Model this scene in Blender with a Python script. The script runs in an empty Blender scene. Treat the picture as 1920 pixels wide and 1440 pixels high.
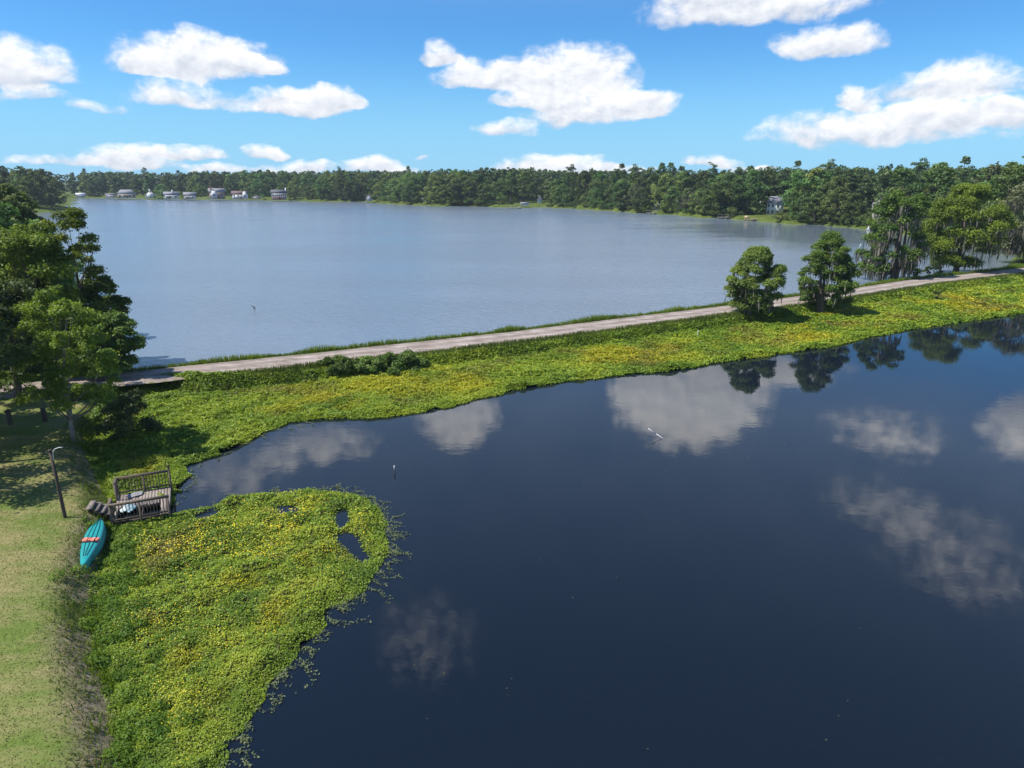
import bpy, math, random
import numpy as np
from mathutils import Vector, Matrix
R = math.radians
sc = bpy.context.scene
col = sc.collection

# ------------------------------------------------------------------ camera
CAM_H = 16.0
PITCH = math.atan(385 / 1280)          # horizon sits 385 px above the picture centre (1920 x 1440, f = 1280 px)
cam_d = bpy.data.cameras.new('camera'); cam = bpy.data.objects.new('camera', cam_d); col.objects.link(cam)
cam.location = (0, 0, CAM_H); cam.rotation_euler = (math.pi / 2 - PITCH, 0, 0)
cam_d.sensor_width = 36; cam_d.lens = 24; cam_d.clip_start = 0.5; cam_d.clip_end = 9000
sc.camera = cam
sc.view_settings.view_transform = 'Standard'; sc.view_settings.look = 'None'
sc.view_settings.exposure = 0.5; sc.view_settings.gamma = 1.0
sc.render.engine = 'CYCLES'
cy = sc.cycles
cy.max_bounces = 5; cy.diffuse_bounces = 2; cy.glossy_bounces = 3; cy.transmission_bounces = 3
cy.transparent_max_bounces = 4; cy.volume_bounces = 0; cy.caustics_reflective = False; cy.caustics_refractive = False
cy.use_denoising = True

def ray(px, py):
    u = (px - 960) / 1280; v = (720 - py) / 1280
    return (u, math.cos(PITCH) + v * math.sin(PITCH), -math.sin(PITCH) + v * math.cos(PITCH))
def G(px, py, z=0.0):
    """where the sight line through a photo pixel meets height z"""
    d = ray(px, py); t = (z - CAM_H) / d[2]
    return (d[0] * t, d[1] * t)
def top_z(x, y, py):
    """height at (x, y) that shows at photo row py"""
    v = (720 - py) / 1280; c, s = math.cos(PITCH), math.sin(PITCH)
    return CAM_H + y * (v * c - s) / (c + v * s)

# ------------------------------------------------------------------ sun and sky
SUN_EL, SUN_AZ = R(56), math.atan2(-0.985, -0.17)        # from the left, a touch behind the camera
sd = bpy.data.lights.new('sun', 'SUN'); sun = bpy.data.objects.new('sun', sd); col.objects.link(sun)
sd.energy = 5.0; sd.angle = R(0.53); sd.color = (1.0, 0.95, 0.86)
SUNV = Vector((math.cos(SUN_EL) * math.sin(SUN_AZ), math.cos(SUN_EL) * math.cos(SUN_AZ), math.sin(SUN_EL)))
sun.rotation_euler = SUNV.to_track_quat('Z', 'Y').to_euler()
sun.location = (0, 0, 60)

SKY_TINT = (0.36, 0.74, 1.08, 1)
def build_world():
    w = bpy.data.worlds.new('World'); sc.world = w; w.use_nodes = True
    nt = w.node_tree; nt.nodes.clear(); N = nt.nodes.new; L = nt.links.new
    def math_(op, a, b=None, clamp=False, c=None):
        n = N('ShaderNodeMath'); n.operation = op; n.use_clamp = clamp
        for i, v in enumerate((a, b, c)):
            if v is None: continue
            if isinstance(v, (int, float)): n.inputs[i].default_value = v
            else: L(v, n.inputs[i])
        return n.outputs[0]
    def vec_(op, a, b=None, c=None, scale=None):
        n = N('ShaderNodeVectorMath'); n.operation = op
        for i, v in enumerate((a, b, c)):
            if v is None: continue
            if isinstance(v, tuple): n.inputs[i].default_value = v
            else: L(v, n.inputs[i])
        if scale is not None:
            if isinstance(scale, (int, float)): n.inputs['Scale'].default_value = scale
            else: L(scale, n.inputs['Scale'])
        return n.outputs['Value'] if op in ('DOT_PRODUCT', 'LENGTH') else n.outputs['Vector']
    def smooth(x, a, b):
        n = N('ShaderNodeMapRange'); n.interpolation_type = 'SMOOTHSTEP'
        L(x, n.inputs['Value']); n.inputs['From Min'].default_value = a; n.inputs['From Max'].default_value = b
        return n.outputs['Result']
    sky = N('ShaderNodeTexSky'); sky.sky_type = 'NISHITA'; sky.sun_disc = False
    sky.sun_elevation = SUN_EL; sky.sun_rotation = SUN_AZ; sky.altitude = 0
    sky.air_density = 1.0; sky.dust_density = 0.15; sky.ozone_density = 2.5
    hs = N('ShaderNodeMix'); hs.data_type = 'RGBA'; hs.blend_type = 'MULTIPLY'; hs.inputs['Factor'].default_value = 1.0
    hs.inputs['B'].default_value = SKY_TINT; L(sky.outputs[0], hs.inputs['A'])
    tc = N('ShaderNodeTexCoord'); sep = N('ShaderNodeSeparateXYZ'); L(tc.outputs['Generated'], sep.inputs[0])
    az = math_('MULTIPLY', math_('ARCTAN2', sep.outputs[0], sep.outputs[1]), 180 / math.pi)
    az = math_('WRAP', az, 64.0, c=-64.0)                # the same kind of cloud goes on all round
    el = math_('MULTIPLY', math_('ARCSINE', sep.outputs[2]), 180 / math.pi)
    cmb = N('ShaderNodeCombineXYZ'); L(az, cmb.inputs[0]); L(el, cmb.inputs[1]); p = cmb.outputs[0]
    # noise in degrees, a little stretched sideways
    pn = vec_('MULTIPLY', p, (0.75, 1.0, 0.0))
    nz = N('ShaderNodeTexNoise'); nz.noise_dimensions = '2D'; L(pn, nz.inputs['Vector'])
    nz.inputs['Scale'].default_value = 0.30; nz.inputs['Detail'].default_value = 4; nz.inputs['Roughness'].default_value = 0.5
    warp = vec_('MULTIPLY', vec_('SUBTRACT', nz.outputs['Color'], (0.5, 0.5, 0.5)), (3.2, 1.7, 0.0))
    pw = vec_('ADD', p, warp)
    K = 57.3 / 1280
    blobs = []
    def C(cx, cy, rx, ry, k=2.2, s=1.0):
        d = ray(cx, cy); r = math.sqrt(d[0]**2 + d[1]**2 + d[2]**2)
        blobs.append((math.degrees(math.atan2(d[0], d[1])), math.degrees(math.asin(d[2] / r)), rx * K * 0.92, ry * K * 0.84, k * 1.35, s))
    def M(cx, cy, rx, ry, k=1.0, s=1.0):                 # a cloud known from its mirror image in the pond
        d = ray(cx, cy); r = math.sqrt(d[0]**2 + d[1]**2 + d[2]**2)
        blobs.append((math.degrees(math.atan2(d[0], d[1])), -math.degrees(math.asin(d[2] / r)), rx * K / r * 1.1, ry * K, k, s))
    for b in [(375,125,170,76),(300,132,80,36),(455,128,90,34),(335,188,100,50,2.0,0.72),(545,206,125,44),(622,196,66,42),
              (40,142,92,74,2.0),(62,182,75,20,1.5,0.55),(195,206,60,18,1.5,0.5),(245,305,98,44),(372,292,86,24,2.0,.8),(508,288,40,26),
              (412,320,75,20,2.0,.8),(556,320,80,26,2.0,.85),(705,322,95,32,2.0,.9),(797,296,20,11,1.6,.7),(85,303,85,15,1.5,.6),
              (815,112,52,38),(1062,152,150,90),(905,150,115,50),(1108,216,165,80,2.0),(1010,192,100,48),(1215,206,85,50,1.8,.9),
              (942,246,78,28,1.8,.75),(1040,320,135,44,2.0,.95),(1175,318,80,20,2.,.75),(1330,308,66,22,2.,.8),(1412,318,46,16),
              (1410,25,225,60,1.6),(1550,88,105,46,1.8),(1790,166,125,56,2.0),(1602,192,52,38),(1640,252,240,60,1.6,.85),(1790,225,170,52,1.6,.9),
              (1905,205,45,24,1.6,.8),(1400,-60,300,60,1.6)]: C(*b)
    for b in [(1290,735,165,125,1.0,1.3),(1225,715,70,80,1.,1.0),(855,770,90,85,1.0,1.2),(600,835,130,50,1.0,.62),(440,890,120,60,1.0,.5),(1660,810,130,60,1.,.55),
              (1905,800,75,65,1.,.8),(1640,945,120,60,1.0,.42),(1800,1040,180,100,1.,.46),(800,1195,150,110,1.,.42),(1500,700,60,30,1.0,.5)]: M(*b)
    acc = None
    for a, e, ra, re, k, s in blobs:
        v = N('ShaderNodeVectorMath'); v.operation = 'MULTIPLY_ADD'; L(pw, v.inputs[0])
        v.inputs[1].default_value = (1 / ra, 1 / re, 0); v.inputs[2].default_value = (-a / ra, -e / re, 1.0)
        v = v.outputs[0]
        mx = vec_('MAXIMUM', v, vec_('MULTIPLY', v, (-1.0, -k, 0.0)))
        q = vec_('DOT_PRODUCT', mx, mx)
        wgt = math_('SUBTRACT', 2.0, q, clamp=True)
        wv = vec_('SCALE', v, scale=wgt if s == 1 else math_('MULTIPLY', wgt, s))
        acc = wv if acc is None else vec_('ADD', acc, wv)
    sp = N('ShaderNodeSeparateXYZ'); L(acc, sp.inputs[0])
    fld = math_('MINIMUM', sp.outputs[2], 1.15)
    vpos = math_('DIVIDE', sp.outputs[1], math_('MAXIMUM', sp.outputs[2], 0.05))
    pl = vec_('MULTIPLY', vec_('ADD', p, vec_('SCALE', warp, scale=0.3)), (0.85, 1.25, 0.0))
    n2 = N('ShaderNodeTexNoise'); n2.noise_dimensions = '2D'; L(pl, n2.inputs['Vector'])
    n2.inputs['Scale'].default_value = 0.75; n2.inputs['Detail'].default_value = 6; n2.inputs['Roughness'].default_value = 0.57
    n3 = N('ShaderNodeTexNoise'); n3.noise_dimensions = '2D'; L(vec_('ADD', pl, (0.30, -0.60, 0.0)), n3.inputs['Vector'])
    n3.inputs['Scale'].default_value = 0.75; n3.inputs['Detail'].default_value = 4; n3.inputs['Roughness'].default_value = 0.6
    f2 = math_('SUBTRACT', n2.outputs['Fac'], 0.5); relief = math_('SUBTRACT', n2.outputs['Fac'], n3.outputs['Fac'])
    dens = math_('ADD', fld, math_('MULTIPLY', math_('MULTIPLY', f2, 1.0), smooth(fld, 0.0, 0.3)))
    alpha = math_('MULTIPLY', smooth(dens, 0.10, 0.82), 0.98)
    # thin high veil, as the pond shows it above the cumulus
    veil = math_('MULTIPLY', math_('MULTIPLY', smooth(el, 11.0, 19.0), smooth(el, 46.0, 19.0)), math_('ADD', math_('MULTIPLY', nz.outputs['Fac'], 0.3), 0.34))
    lit = math_('ADD', math_('MULTIPLY', vpos, 0.95), math_('MULTIPLY', relief, 1.1))
    lit = math_('ADD', lit, 0.40, clamp=True)
    cm = N('ShaderNodeMix'); cm.data_type = 'RGBA'; L(lit, cm.inputs['Factor'])
    cm.inputs['A'].default_value = (4.6, 5.0, 5.8, 1); cm.inputs['B'].default_value = (8.0, 8.0, 8.05, 1)
    mirror_boost = math_('ADD', math_('MULTIPLY', smooth(el, 13.0, 19.0), 0.8), 1.0)      # clouds above the frame brightened so the pond mirrors them whiter
    mx = N('ShaderNodeMix'); mx.data_type = 'RGBA'; L(alpha, mx.inputs['Factor'])
    hz = N('ShaderNodeMix'); hz.data_type = 'RGBA'; L(math_('MULTIPLY', smooth(el, 10.0, 0.0), 0.8), hz.inputs['Factor']); L(hs.outputs['Result'], hz.inputs['A']); hz.inputs['B'].default_value = (2.35, 4.75, 7.0, 1)
    vm = N('ShaderNodeMix'); vm.data_type = 'RGBA'; L(veil, vm.inputs['Factor']); L(hz.outputs['Result'], vm.inputs['A']); vm.inputs['B'].default_value = (4.0, 5.5, 7.9, 1)
    L(vm.outputs['Result'], mx.inputs['A']); L(vec_('SCALE', cm.outputs['Result'], scale=mirror_boost), mx.inputs['B'])
    bg = N('ShaderNodeBackground'); bg.inputs['Strength'].default_value = 0.10
    L(mx.outputs['Result'], bg.inputs['Color'])
    out = N('ShaderNodeOutputWorld'); L(bg.outputs[0], out.inputs['Surface'])
    w.cycles.sampling_method = 'MANUAL'; w.cycles.sample_map_resolution = 512
build_world()

# ------------------------------------------------------------------ small helpers
rng = np.random.default_rng(7)
def tag(o, label=None, cat=None, group=None, kind=None):
    for k, v in (('label', label), ('category', cat), ('group', group), ('kind', kind)):
        if v: o[k] = v
    return o
def link(name, me, parent=None):
    o = bpy.data.objects.new(name, me); col.objects.link(o)
    if parent is not None: o.parent = parent
    return o
def empty(name, loc=(0, 0, 0), rz=0.0, scale=1.0):
    o = bpy.data.objects.new(name, None); col.objects.link(o)
    o.location = loc; o.rotation_euler = (0, 0, rz)
    o.scale = (scale,) * 3 if isinstance(scale, (int, float)) else scale
    o.empty_display_size = 0.2
    return o
def mesh(name, V, F, mat=None, smooth=False, tint=None, extra=None):
    """V (n,3); F an (m,k) int array or list of such arrays / of tuples"""
    me = bpy.data.meshes.new(name)
    V = np.asarray(V, dtype=np.float32).reshape(-1, 3)
    if isinstance(F, np.ndarray): F = [F]
    if F and not isinstance(F[0], np.ndarray):
        idx = np.fromiter((i for f in F for i in f), dtype=np.int32); tot = np.array([len(f) for f in F], dtype=np.int32)
    else:
        idx = np.concatenate([f.reshape(-1) for f in F]).astype(np.int32)
        tot = np.concatenate([np.full(len(f), f.shape[1], dtype=np.int32) for f in F])
    st = np.concatenate([[0], np.cumsum(tot)[:-1]]).astype(np.int32)
    me.vertices.add(len(V)); me.vertices.foreach_set('co', V.ravel())
    me.loops.add(len(idx)); me.loops.foreach_set('vertex_index', idx)
    me.polygons.add(len(tot)); me.polygons.foreach_set('loop_start', st)
    if smooth: me.polygons.foreach_set('use_smooth', np.ones(len(tot), dtype=bool))
    atts = dict(extra or {})
    if tint is not None: atts['tint'] = tint
    me.update(calc_edges=True)
    for k, a in atts.items():
        at = me.attributes.new(k, 'FLOAT', 'POINT'); at.data.foreach_set('value', np.asarray(a, dtype=np.float32))
    if mat: me.materials.append(mat)
    return me
class MB:
    """collects boxes, tubes and free faces for ONE mesh"""
    def __init__(s): s.V = []; s.F = []
    def add(s, V, F):
        n = len(s.V); s.V += [tuple(v) for v in V]; s.F += [tuple(i + n for i in f) for f in F]; return s
    def box(s, c, d, rz=0.0, rx=0.0, ry=0.0):
        m = Matrix.Rotation(rz, 3, 'Z') @ Matrix.Rotation(ry, 3, 'Y') @ Matrix.Rotation(rx, 3, 'X')
        V = [Vector(c) + m @ Vector((x * d[0] / 2, y * d[1] / 2, z * d[2] / 2)) for z in (-1, 1) for y in (-1, 1) for x in (-1, 1)]
        return s.add(V, [(0, 2, 3, 1), (4, 5, 7, 6), (0, 1, 5, 4), (2, 6, 7, 3), (0, 4, 6, 2), (1, 3, 7, 5)])
    def bar(s, a, b, w, h):
        a, b = Vector(a), Vector(b); d = b - a; q = d.to_track_quat('X', 'Z').to_matrix()
        V = [(a + b) / 2 + q @ Vector((x * d.length / 2, y * w / 2, z * h / 2)) for z in (-1, 1) for y in (-1, 1) for x in (-1, 1)]
        return s.add(V, [(0, 2, 3, 1), (4, 5, 7, 6), (0, 1, 5, 4), (2, 6, 7, 3), (0, 4, 6, 2), (1, 3, 7, 5)])
    def tube(s, P, rad, n=8, cap=True):
        P = [Vector(p) for p in P]; V = []
        if isinstance(rad, (int, float)): rad = [rad] * len(P)
        for i, p in enumerate(P):
            d = (P[min(i + 1, len(P) - 1)] - P[max(i - 1, 0)]).normalized()
            a = d.orthogonal().normalized() if i == 0 else (a - d * a.dot(d)).normalized()
            b = d.cross(a)
            V += [p + (a * math.cos(t) + b * math.sin(t)) * rad[i] for t in (k * 2 * math.pi / n for k in range(n))]
        F = [(i * n + k, i * n + (k + 1) % n, (i + 1) * n + (k + 1) % n, (i + 1) * n + k) for i in range(len(P) - 1) for k in range(n)]
        if cap: F += [tuple(range(n - 1, -1, -1)), tuple(range((len(P) - 1) * n, len(P) * n))]
        return s.add(V, F)
    def prism(s, outline, y0, y1):
        """outline in x,z extruded along y"""
        n = len(outline); V = [(x, y0, z) for x, z in outline] + [(x, y1, z) for x, z in outline]
        F = [tuple(range(n)), tuple(range(2 * n - 1, n - 1, -1))] + [(i, i + n, (i + 1) % n + n, (i + 1) % n) for i in range(n)]
        return s.add(V, F)
    def mesh(s, name, mat, smooth=False): return mesh(name, np.array([tuple(v) for v in s.V]), s.F, mat, smooth)
    def build(s, name, mat, parent=None, smooth=False): return link(name, s.mesh(name, mat, smooth), parent)

def hash2(i, j, seed):
    n = (i.astype(np.int64) * 374761393 + j.astype(np.int64) * 668265263 + seed * 974634777) & 0xFFFFFFFF
    n = ((n ^ (n >> 13)) * 1274126177) & 0xFFFFFFFF
    return ((n ^ (n >> 16)) & 0xFFFF) / 65535.0
def vnoise(x, y, seed=0):
    i, j = np.floor(x), np.floor(y); u, v = x - i, y - j
    u, v = u * u * (3 - 2 * u), v * v * (3 - 2 * v)
    a, b, c, d = hash2(i, j, seed), hash2(i + 1, j, seed), hash2(i, j + 1, seed), hash2(i + 1, j + 1, seed)
    return (a * (1 - u) + b * u) * (1 - v) + (c * (1 - u) + d * u) * v
def fbm(x, y, sc_, seed=0, oct_=4):
    s, a, t = 0, 0.5, 0
    for o in range(oct_):
        s = s + a * vnoise(x / sc_ * 2**o + o * 17.3, y / sc_ * 2**o + o * 9.1, seed + o); t += a; a *= 0.5
    return s / t
def sstep(a, b, x): t = np.clip((x - a) / (b - a), 0, 1); return t * t * (3 - 2 * t)
def inside(P, x, y):
    P = np.asarray(P); r = np.zeros(x.shape, bool); n = len(P)
    for i in range(n):
        x0, y0 = P[i]; x1, y1 = P[(i + 1) % n]
        if y0 == y1: continue
        c = ((y0 > y) != (y1 > y)) & (x < (x1 - x0) * (y - y0) / (y1 - y0) + x0)
        r ^= c
    return r
def dist_line(P, x, y, closed=False):
    P = np.asarray(P, float); best = np.full(x.shape, 1e9); n = len(P)
    for i in range(n if closed else n - 1):
        a = P[i]; b = P[(i + 1) % n]; d = b - a; l2 = d @ d
        t = np.clip(((x - a[0]) * d[0] + (y - a[1]) * d[1]) / l2, 0, 1)
        best = np.minimum(best, (x - a[0] - t * d[0])**2 + (y - a[1] - t * d[1])**2)
    return np.sqrt(best)
def sdist(P, x, y):           # positive outside
    d = dist_line(P, x, y, True); return np.where(inside(P, x, y), -d, d)
def resample(P, step):
    P = np.asarray(P, float); s = np.concatenate([[0], np.cumsum(np.linalg.norm(np.diff(P, axis=0), axis=1))])
    t = np.arange(0, s[-1], step); return np.stack([np.interp(t, s, P[:, k]) for k in range(P.shape[1])], 1)

# ------------------------------------------------------------------ materials
def new_mat(name):
    m = bpy.data.materials.new(name); m.use_nodes = True; nt = m.node_tree; nt.nodes.clear()
    out = nt.nodes.new('ShaderNodeOutputMaterial'); return m, nt, out
def ramp(nt, fac, stops):
    r = nt.nodes.new('ShaderNodeValToRGB'); nt.links.new(fac, r.inputs[0]); e = r.color_ramp.elements
    while len(e) < len(stops): e.new(0.5)
    for x, (p, c) in zip(e, stops): x.position = p; x.color = (*c, 1) if len(c) == 3 else c
    return r.outputs[0]
def noise(nt, scale, detail=4, rough=0.55, vec=None, stretch=None, out=0):
    n = nt.nodes.new('ShaderNodeTexNoise'); n.inputs['Scale'].default_value = scale; n.inputs['Detail'].default_value = detail; n.inputs['Roughness'].default_value = rough
    if vec is None:
        tc = nt.nodes.new('ShaderNodeTexCoord'); vec = tc.outputs['Object']
    if stretch:
        mp = nt.nodes.new('ShaderNodeMapping'); mp.inputs['Scale'].default_value = stretch; nt.links.new(vec, mp.inputs[0]); vec = mp.outputs[0]
    nt.links.new(vec, n.inputs['Vector']); return n.outputs[out]
def mixc(nt, fac, a, b, blend='MIX'):
    m = nt.nodes.new('ShaderNodeMix'); m.data_type = 'RGBA'; m.blend_type = blend
    for s, v in (('Factor', fac), ('A', a), ('B', b)):
        i = m.inputs[s]
        if isinstance(v, (int, float)): i.default_value = v
        elif isinstance(v, tuple): i.default_value = (*v, 1)
        else: nt.links.new(v, i)
    return m.outputs['Result']
def geo_pos(nt): return nt.nodes.new('ShaderNodeNewGeometry').outputs['Position']
def attr(nt, name):
    a = nt.nodes.new('ShaderNodeAttribute'); a.attribute_name = name; return a.outputs['Fac']
def surf(name, c, c2=None, rough=0.8, scale=6.0, stretch=None, bump=0.0, spec=0.3, rnd=0.0, metal=0.0):
    """a plain worn surface: two close colours broken up by noise"""
    m, nt, out = new_mat(name); b = nt.nodes.new('ShaderNodeBsdfPrincipled')
    c2 = c2 or tuple(x * 0.75 for x in c)
    n = noise(nt, scale, 5, 0.6, stretch=stretch)
    cc = ramp(nt, n, [(0.32, c), (0.70, c2)])
    if rnd:
        oi = nt.nodes.new('ShaderNodeObjectInfo'); mr = nt.nodes.new('ShaderNodeMapRange'); nt.links.new(oi.outputs['Random'], mr.inputs[0])
        mr.inputs['To Min'].default_value = 1 - rnd; mr.inputs['To Max'].default_value = 1 + rnd
        cc = mixc(nt, 1.0, cc, mr.outputs[0], 'MULTIPLY')
    nt.links.new(cc, b.inputs['Base Color'])
    b.inputs['Roughness'].default_value = rough; b.inputs['Specular IOR Level'].default_value = spec; b.inputs['Metallic'].default_value = metal
    if bump:
        bp = nt.nodes.new('ShaderNodeBump'); bp.inputs['Strength'].default_value = bump; bp.inputs['Distance'].default_value = 0.02
        nt.links.new(n, bp.inputs['Height']); nt.links.new(bp.outputs[0], b.inputs['Normal'])
    nt.links.new(b.outputs[0], out.inputs[0]); return m
def leaf_mat(name, lo, hi, transl=0.3, rnd=0.22, spec=0.25, rough=0.55):
    m, nt, out = new_mat(name)
    c = ramp(nt, attr(nt, 'tint'), [(0.0, lo), (1.0, hi)])
    if rnd:
        oi = nt.nodes.new('ShaderNodeObjectInfo'); h = nt.nodes.new('ShaderNodeHueSaturation')
        a = nt.nodes.new('ShaderNodeMapRange'); nt.links.new(oi.outputs['Random'], a.inputs[0])
        a.inputs['To Min'].default_value = 1 - rnd; a.inputs['To Max'].default_value = 1 + rnd
        fr = nt.nodes.new('ShaderNodeMath'); fr.operation = 'MULTIPLY'; fr.inputs[1].default_value = 7.31; nt.links.new(oi.outputs['Random'], fr.inputs[0])
        f2 = nt.nodes.new('ShaderNodeMath'); f2.operation = 'FRACT'; nt.links.new(fr.outputs[0], f2.inputs[0])
        a2 = nt.nodes.new('ShaderNodeMapRange'); nt.links.new(f2.outputs[0], a2.inputs[0])
        a2.inputs['To Min'].default_value = 0.5 - rnd * 0.07; a2.inputs['To Max'].default_value = 0.5 + rnd * 0.07
        nt.links.new(c, h.inputs['Color']); nt.links.new(a.outputs[0], h.inputs['Value']); nt.links.new(a2.outputs[0], h.inputs['Hue']); c = h.outputs[0]
    b = nt.nodes.new('ShaderNodeBsdfPrincipled'); nt.links.new(c, b.inputs['Base Color'])
    b.inputs['Roughness'].default_value = rough; b.inputs['Specular IOR Level'].default_value = spec
    t = nt.nodes.new('ShaderNodeBsdfTranslucent')
    tc = mixc(nt, 1.0, c, (1.25, 1.2, 0.55), 'MULTIPLY'); nt.links.new(tc, t.inputs['Color'])
    mx = nt.nodes.new('ShaderNodeMixShader'); mx.inputs[0].default_value = transl
    nt.links.new(b.outputs[0], mx.inputs[1]); nt.links.new(t.outputs[0], mx.inputs[2]); nt.links.new(mx.outputs[0], out.inputs[0]); return m
def water_mat(name, deep, waves, rough, ior=1.333, far_calm=None, lee=None):
    m, nt, out = new_mat(name); b = nt.nodes.new('ShaderNodeBsdfPrincipled')
    b.inputs['Base Color'].default_value = (*deep, 1); b.inputs['Roughness'].default_value = rough; b.inputs['IOR'].default_value = ior
    pos = geo_pos(nt); h = None
    for scale, stretch, amp, det in waves:
        n = noise(nt, scale, det, 0.6, vec=pos, stretch=stretch)
        mu = nt.nodes.new('ShaderNodeMath'); mu.operation = 'MULTIPLY'; mu.inputs[1].default_value = amp; nt.links.new(n, mu.inputs[0])
        if h is None: h = mu.outputs[0]
        else:
            ad = nt.nodes.new('ShaderNodeMath'); nt.links.new(h, ad.inputs[0]); nt.links.new(mu.outputs[0], ad.inputs[1]); h = ad.outputs[0]
    if far_calm:                                      # wind lies on the water in patches
        pn = noise(nt, far_calm[0], 3, 0.5, vec=pos, stretch=far_calm[1])
        mr = nt.nodes.new('ShaderNodeMapRange'); nt.links.new(pn, mr.inputs[0]); mr.inputs['From Min'].default_value = 0.35; mr.inputs['From Max'].default_value = 0.65
        mr.inputs['To Min'].default_value = far_calm[2]; mr.inputs['To Max'].default_value = 1.0
        mu = nt.nodes.new('ShaderNodeMath'); mu.operation = 'MULTIPLY'; nt.links.new(h, mu.inputs[0]); nt.links.new(mr.outputs[0], mu.inputs[1]); h = mu.outputs[0]
    if lee:                                           # sheltered from the wind near a point of the shore
        ds = nt.nodes.new('ShaderNodeVectorMath'); ds.operation = 'DISTANCE'; nt.links.new(pos, ds.inputs[0]); ds.inputs[1].default_value = (lee[0], lee[1], LAKE_Z)
        ns = nt.nodes.new('ShaderNodeMath'); ns.operation = 'MULTIPLY_ADD'; nt.links.new(noise(nt, 0.03, 4, 0.6, vec=pos, stretch=(0.7, 2.5, 1)), ns.inputs[0]); ns.inputs[1].default_value = 70.0; nt.links.new(ds.outputs['Value'], ns.inputs[2])
        mr = nt.nodes.new('ShaderNodeMapRange'); nt.links.new(ns.outputs[0], mr.inputs[0]); mr.inputs['From Min'].default_value = lee[2]; mr.inputs['From Max'].default_value = lee[3]
        mr.inputs['To Min'].default_value = 0.12; mr.inputs['To Max'].default_value = 1.0
        for tgt in ('h', 'r'):
            mu = nt.nodes.new('ShaderNodeMath'); mu.operation = 'MULTIPLY'; nt.links.new(mr.outputs[0], mu.inputs[1])
            if tgt == 'h': nt.links.new(h, mu.inputs[0]); h = mu.outputs[0]
            else: mu.inputs[0].default_value = rough; nt.links.new(mu.outputs[0], b.inputs['Roughness'])
    bp = nt.nodes.new('ShaderNodeBump'); bp.inputs['Strength'].default_value = 1.0; bp.inputs['Distance'].default_value = 1.0
    nt.links.new(h, bp.inputs['Height']); nt.links.new(bp.outputs[0], b.inputs['Normal'])
    nt.links.new(b.outputs[0], out.inputs[0]); return m

LAKE_Z = 0.2
M = {}
M['lake'] = water_mat('lake_water', (0.140, 0.176, 0.222), [(0.9, (1, 1.7, 1), 0.20, 3), (2.6, (0.8, 1.7, 1), 0.07, 2)], 0.17, far_calm=(0.02, (0.6, 2.2, 1), 0.5), lee=(125, 215, 85, 125))
M['pond'] = water_mat('pond_water', (0.006, 0.010, 0.017), [(1.1, (1, 1.3, 1), 0.0030, 2), (7.0, (1, 1.3, 1), 0.0005, 1)], 0.02, far_calm=(0.09, (1, 1, 1), 0.25))
M['bark'] = surf('bark', (0.13, 0.105, 0.085), (0.06, 0.048, 0.04), 0.9, 7, (1, 1, 0.25), 0.6)
M['bark_pale'] = surf('pale_bark', (0.27, 0.24, 0.20), (0.15, 0.13, 0.11), 0.9, 8, (1, 1, 0.3), 0.5)
M['moss'] = leaf_mat('hanging_moss', (0.115, 0.105, 0.085), (0.26, 0.24, 0.20), 0.25, 0.1, 0.05, 0.9)
M['oak'] = leaf_mat('oak_leaves', (0.059, 0.104, 0.022), (0.183, 0.256, 0.049), 0.34)
M['maple'] = leaf_mat('light_leaves', (0.080, 0.133, 0.019), (0.217, 0.297, 0.038), 0.4)
M['gloom'] = leaf_mat('dark_leaves', (0.039, 0.065, 0.021), (0.117, 0.163, 0.042), 0.26)
M['far_leaf'] = leaf_mat('shore_leaves', (0.060, 0.105, 0.032), (0.165, 0.236, 0.061), 0.3, 0.48)
M['pine'] = leaf_mat('pine_needles', (0.039, 0.078, 0.031), (0.109, 0.160, 0.051), 0.15, 0.25)
M['grey_leaf'] = leaf_mat('grey_green_leaves', (0.072, 0.090, 0.043), (0.180, 0.192, 0.096), 0.25, 0.15)
M['primrose'] = leaf_mat('primrose_leaves', (0.060, 0.105, 0.008), (0.195, 0.240, 0.016), 0.32, 0.0, 0.3, 0.5)
M['primrose_grey'] = leaf_mat('runner_leaves', (0.085, 0.12, 0.05), (0.19, 0.22, 0.10), 0.25, 0.0)
M['grass'] = leaf_mat('grass_blades', (0.069, 0.131, 0.010), (0.188, 0.269, 0.027), 0.35, 0.0)
M['lawn'] = leaf_mat('lawn_blades', (0.090, 0.140, 0.028), (0.215, 0.205, 0.085), 0.3, 0.0, 0.15)
M['petal'] = surf('yellow_petals', (0.75, 0.60, 0.02), (0.68, 0.50, 0.015), 0.6)
M['wood'] = surf('weathered_wood', (0.17, 0.135, 0.105), (0.075, 0.058, 0.045), 0.85, 9, (1, 6, 6), 0.4, rnd=0.22)
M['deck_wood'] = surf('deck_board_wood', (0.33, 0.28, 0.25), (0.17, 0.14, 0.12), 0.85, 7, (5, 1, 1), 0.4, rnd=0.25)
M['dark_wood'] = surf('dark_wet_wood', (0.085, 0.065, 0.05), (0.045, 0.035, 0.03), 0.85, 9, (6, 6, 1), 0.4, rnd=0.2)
M['pipe'] = surf('galvanised_pipe', (0.62, 0.62, 0.60), (0.5, 0.5, 0.5), 0.4, 6, spec=0.5)
M['rope'] = surf('old_rope', (0.20, 0.17, 0.13), (0.1, 0.09, 0.07), 0.95, 40)

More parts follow.
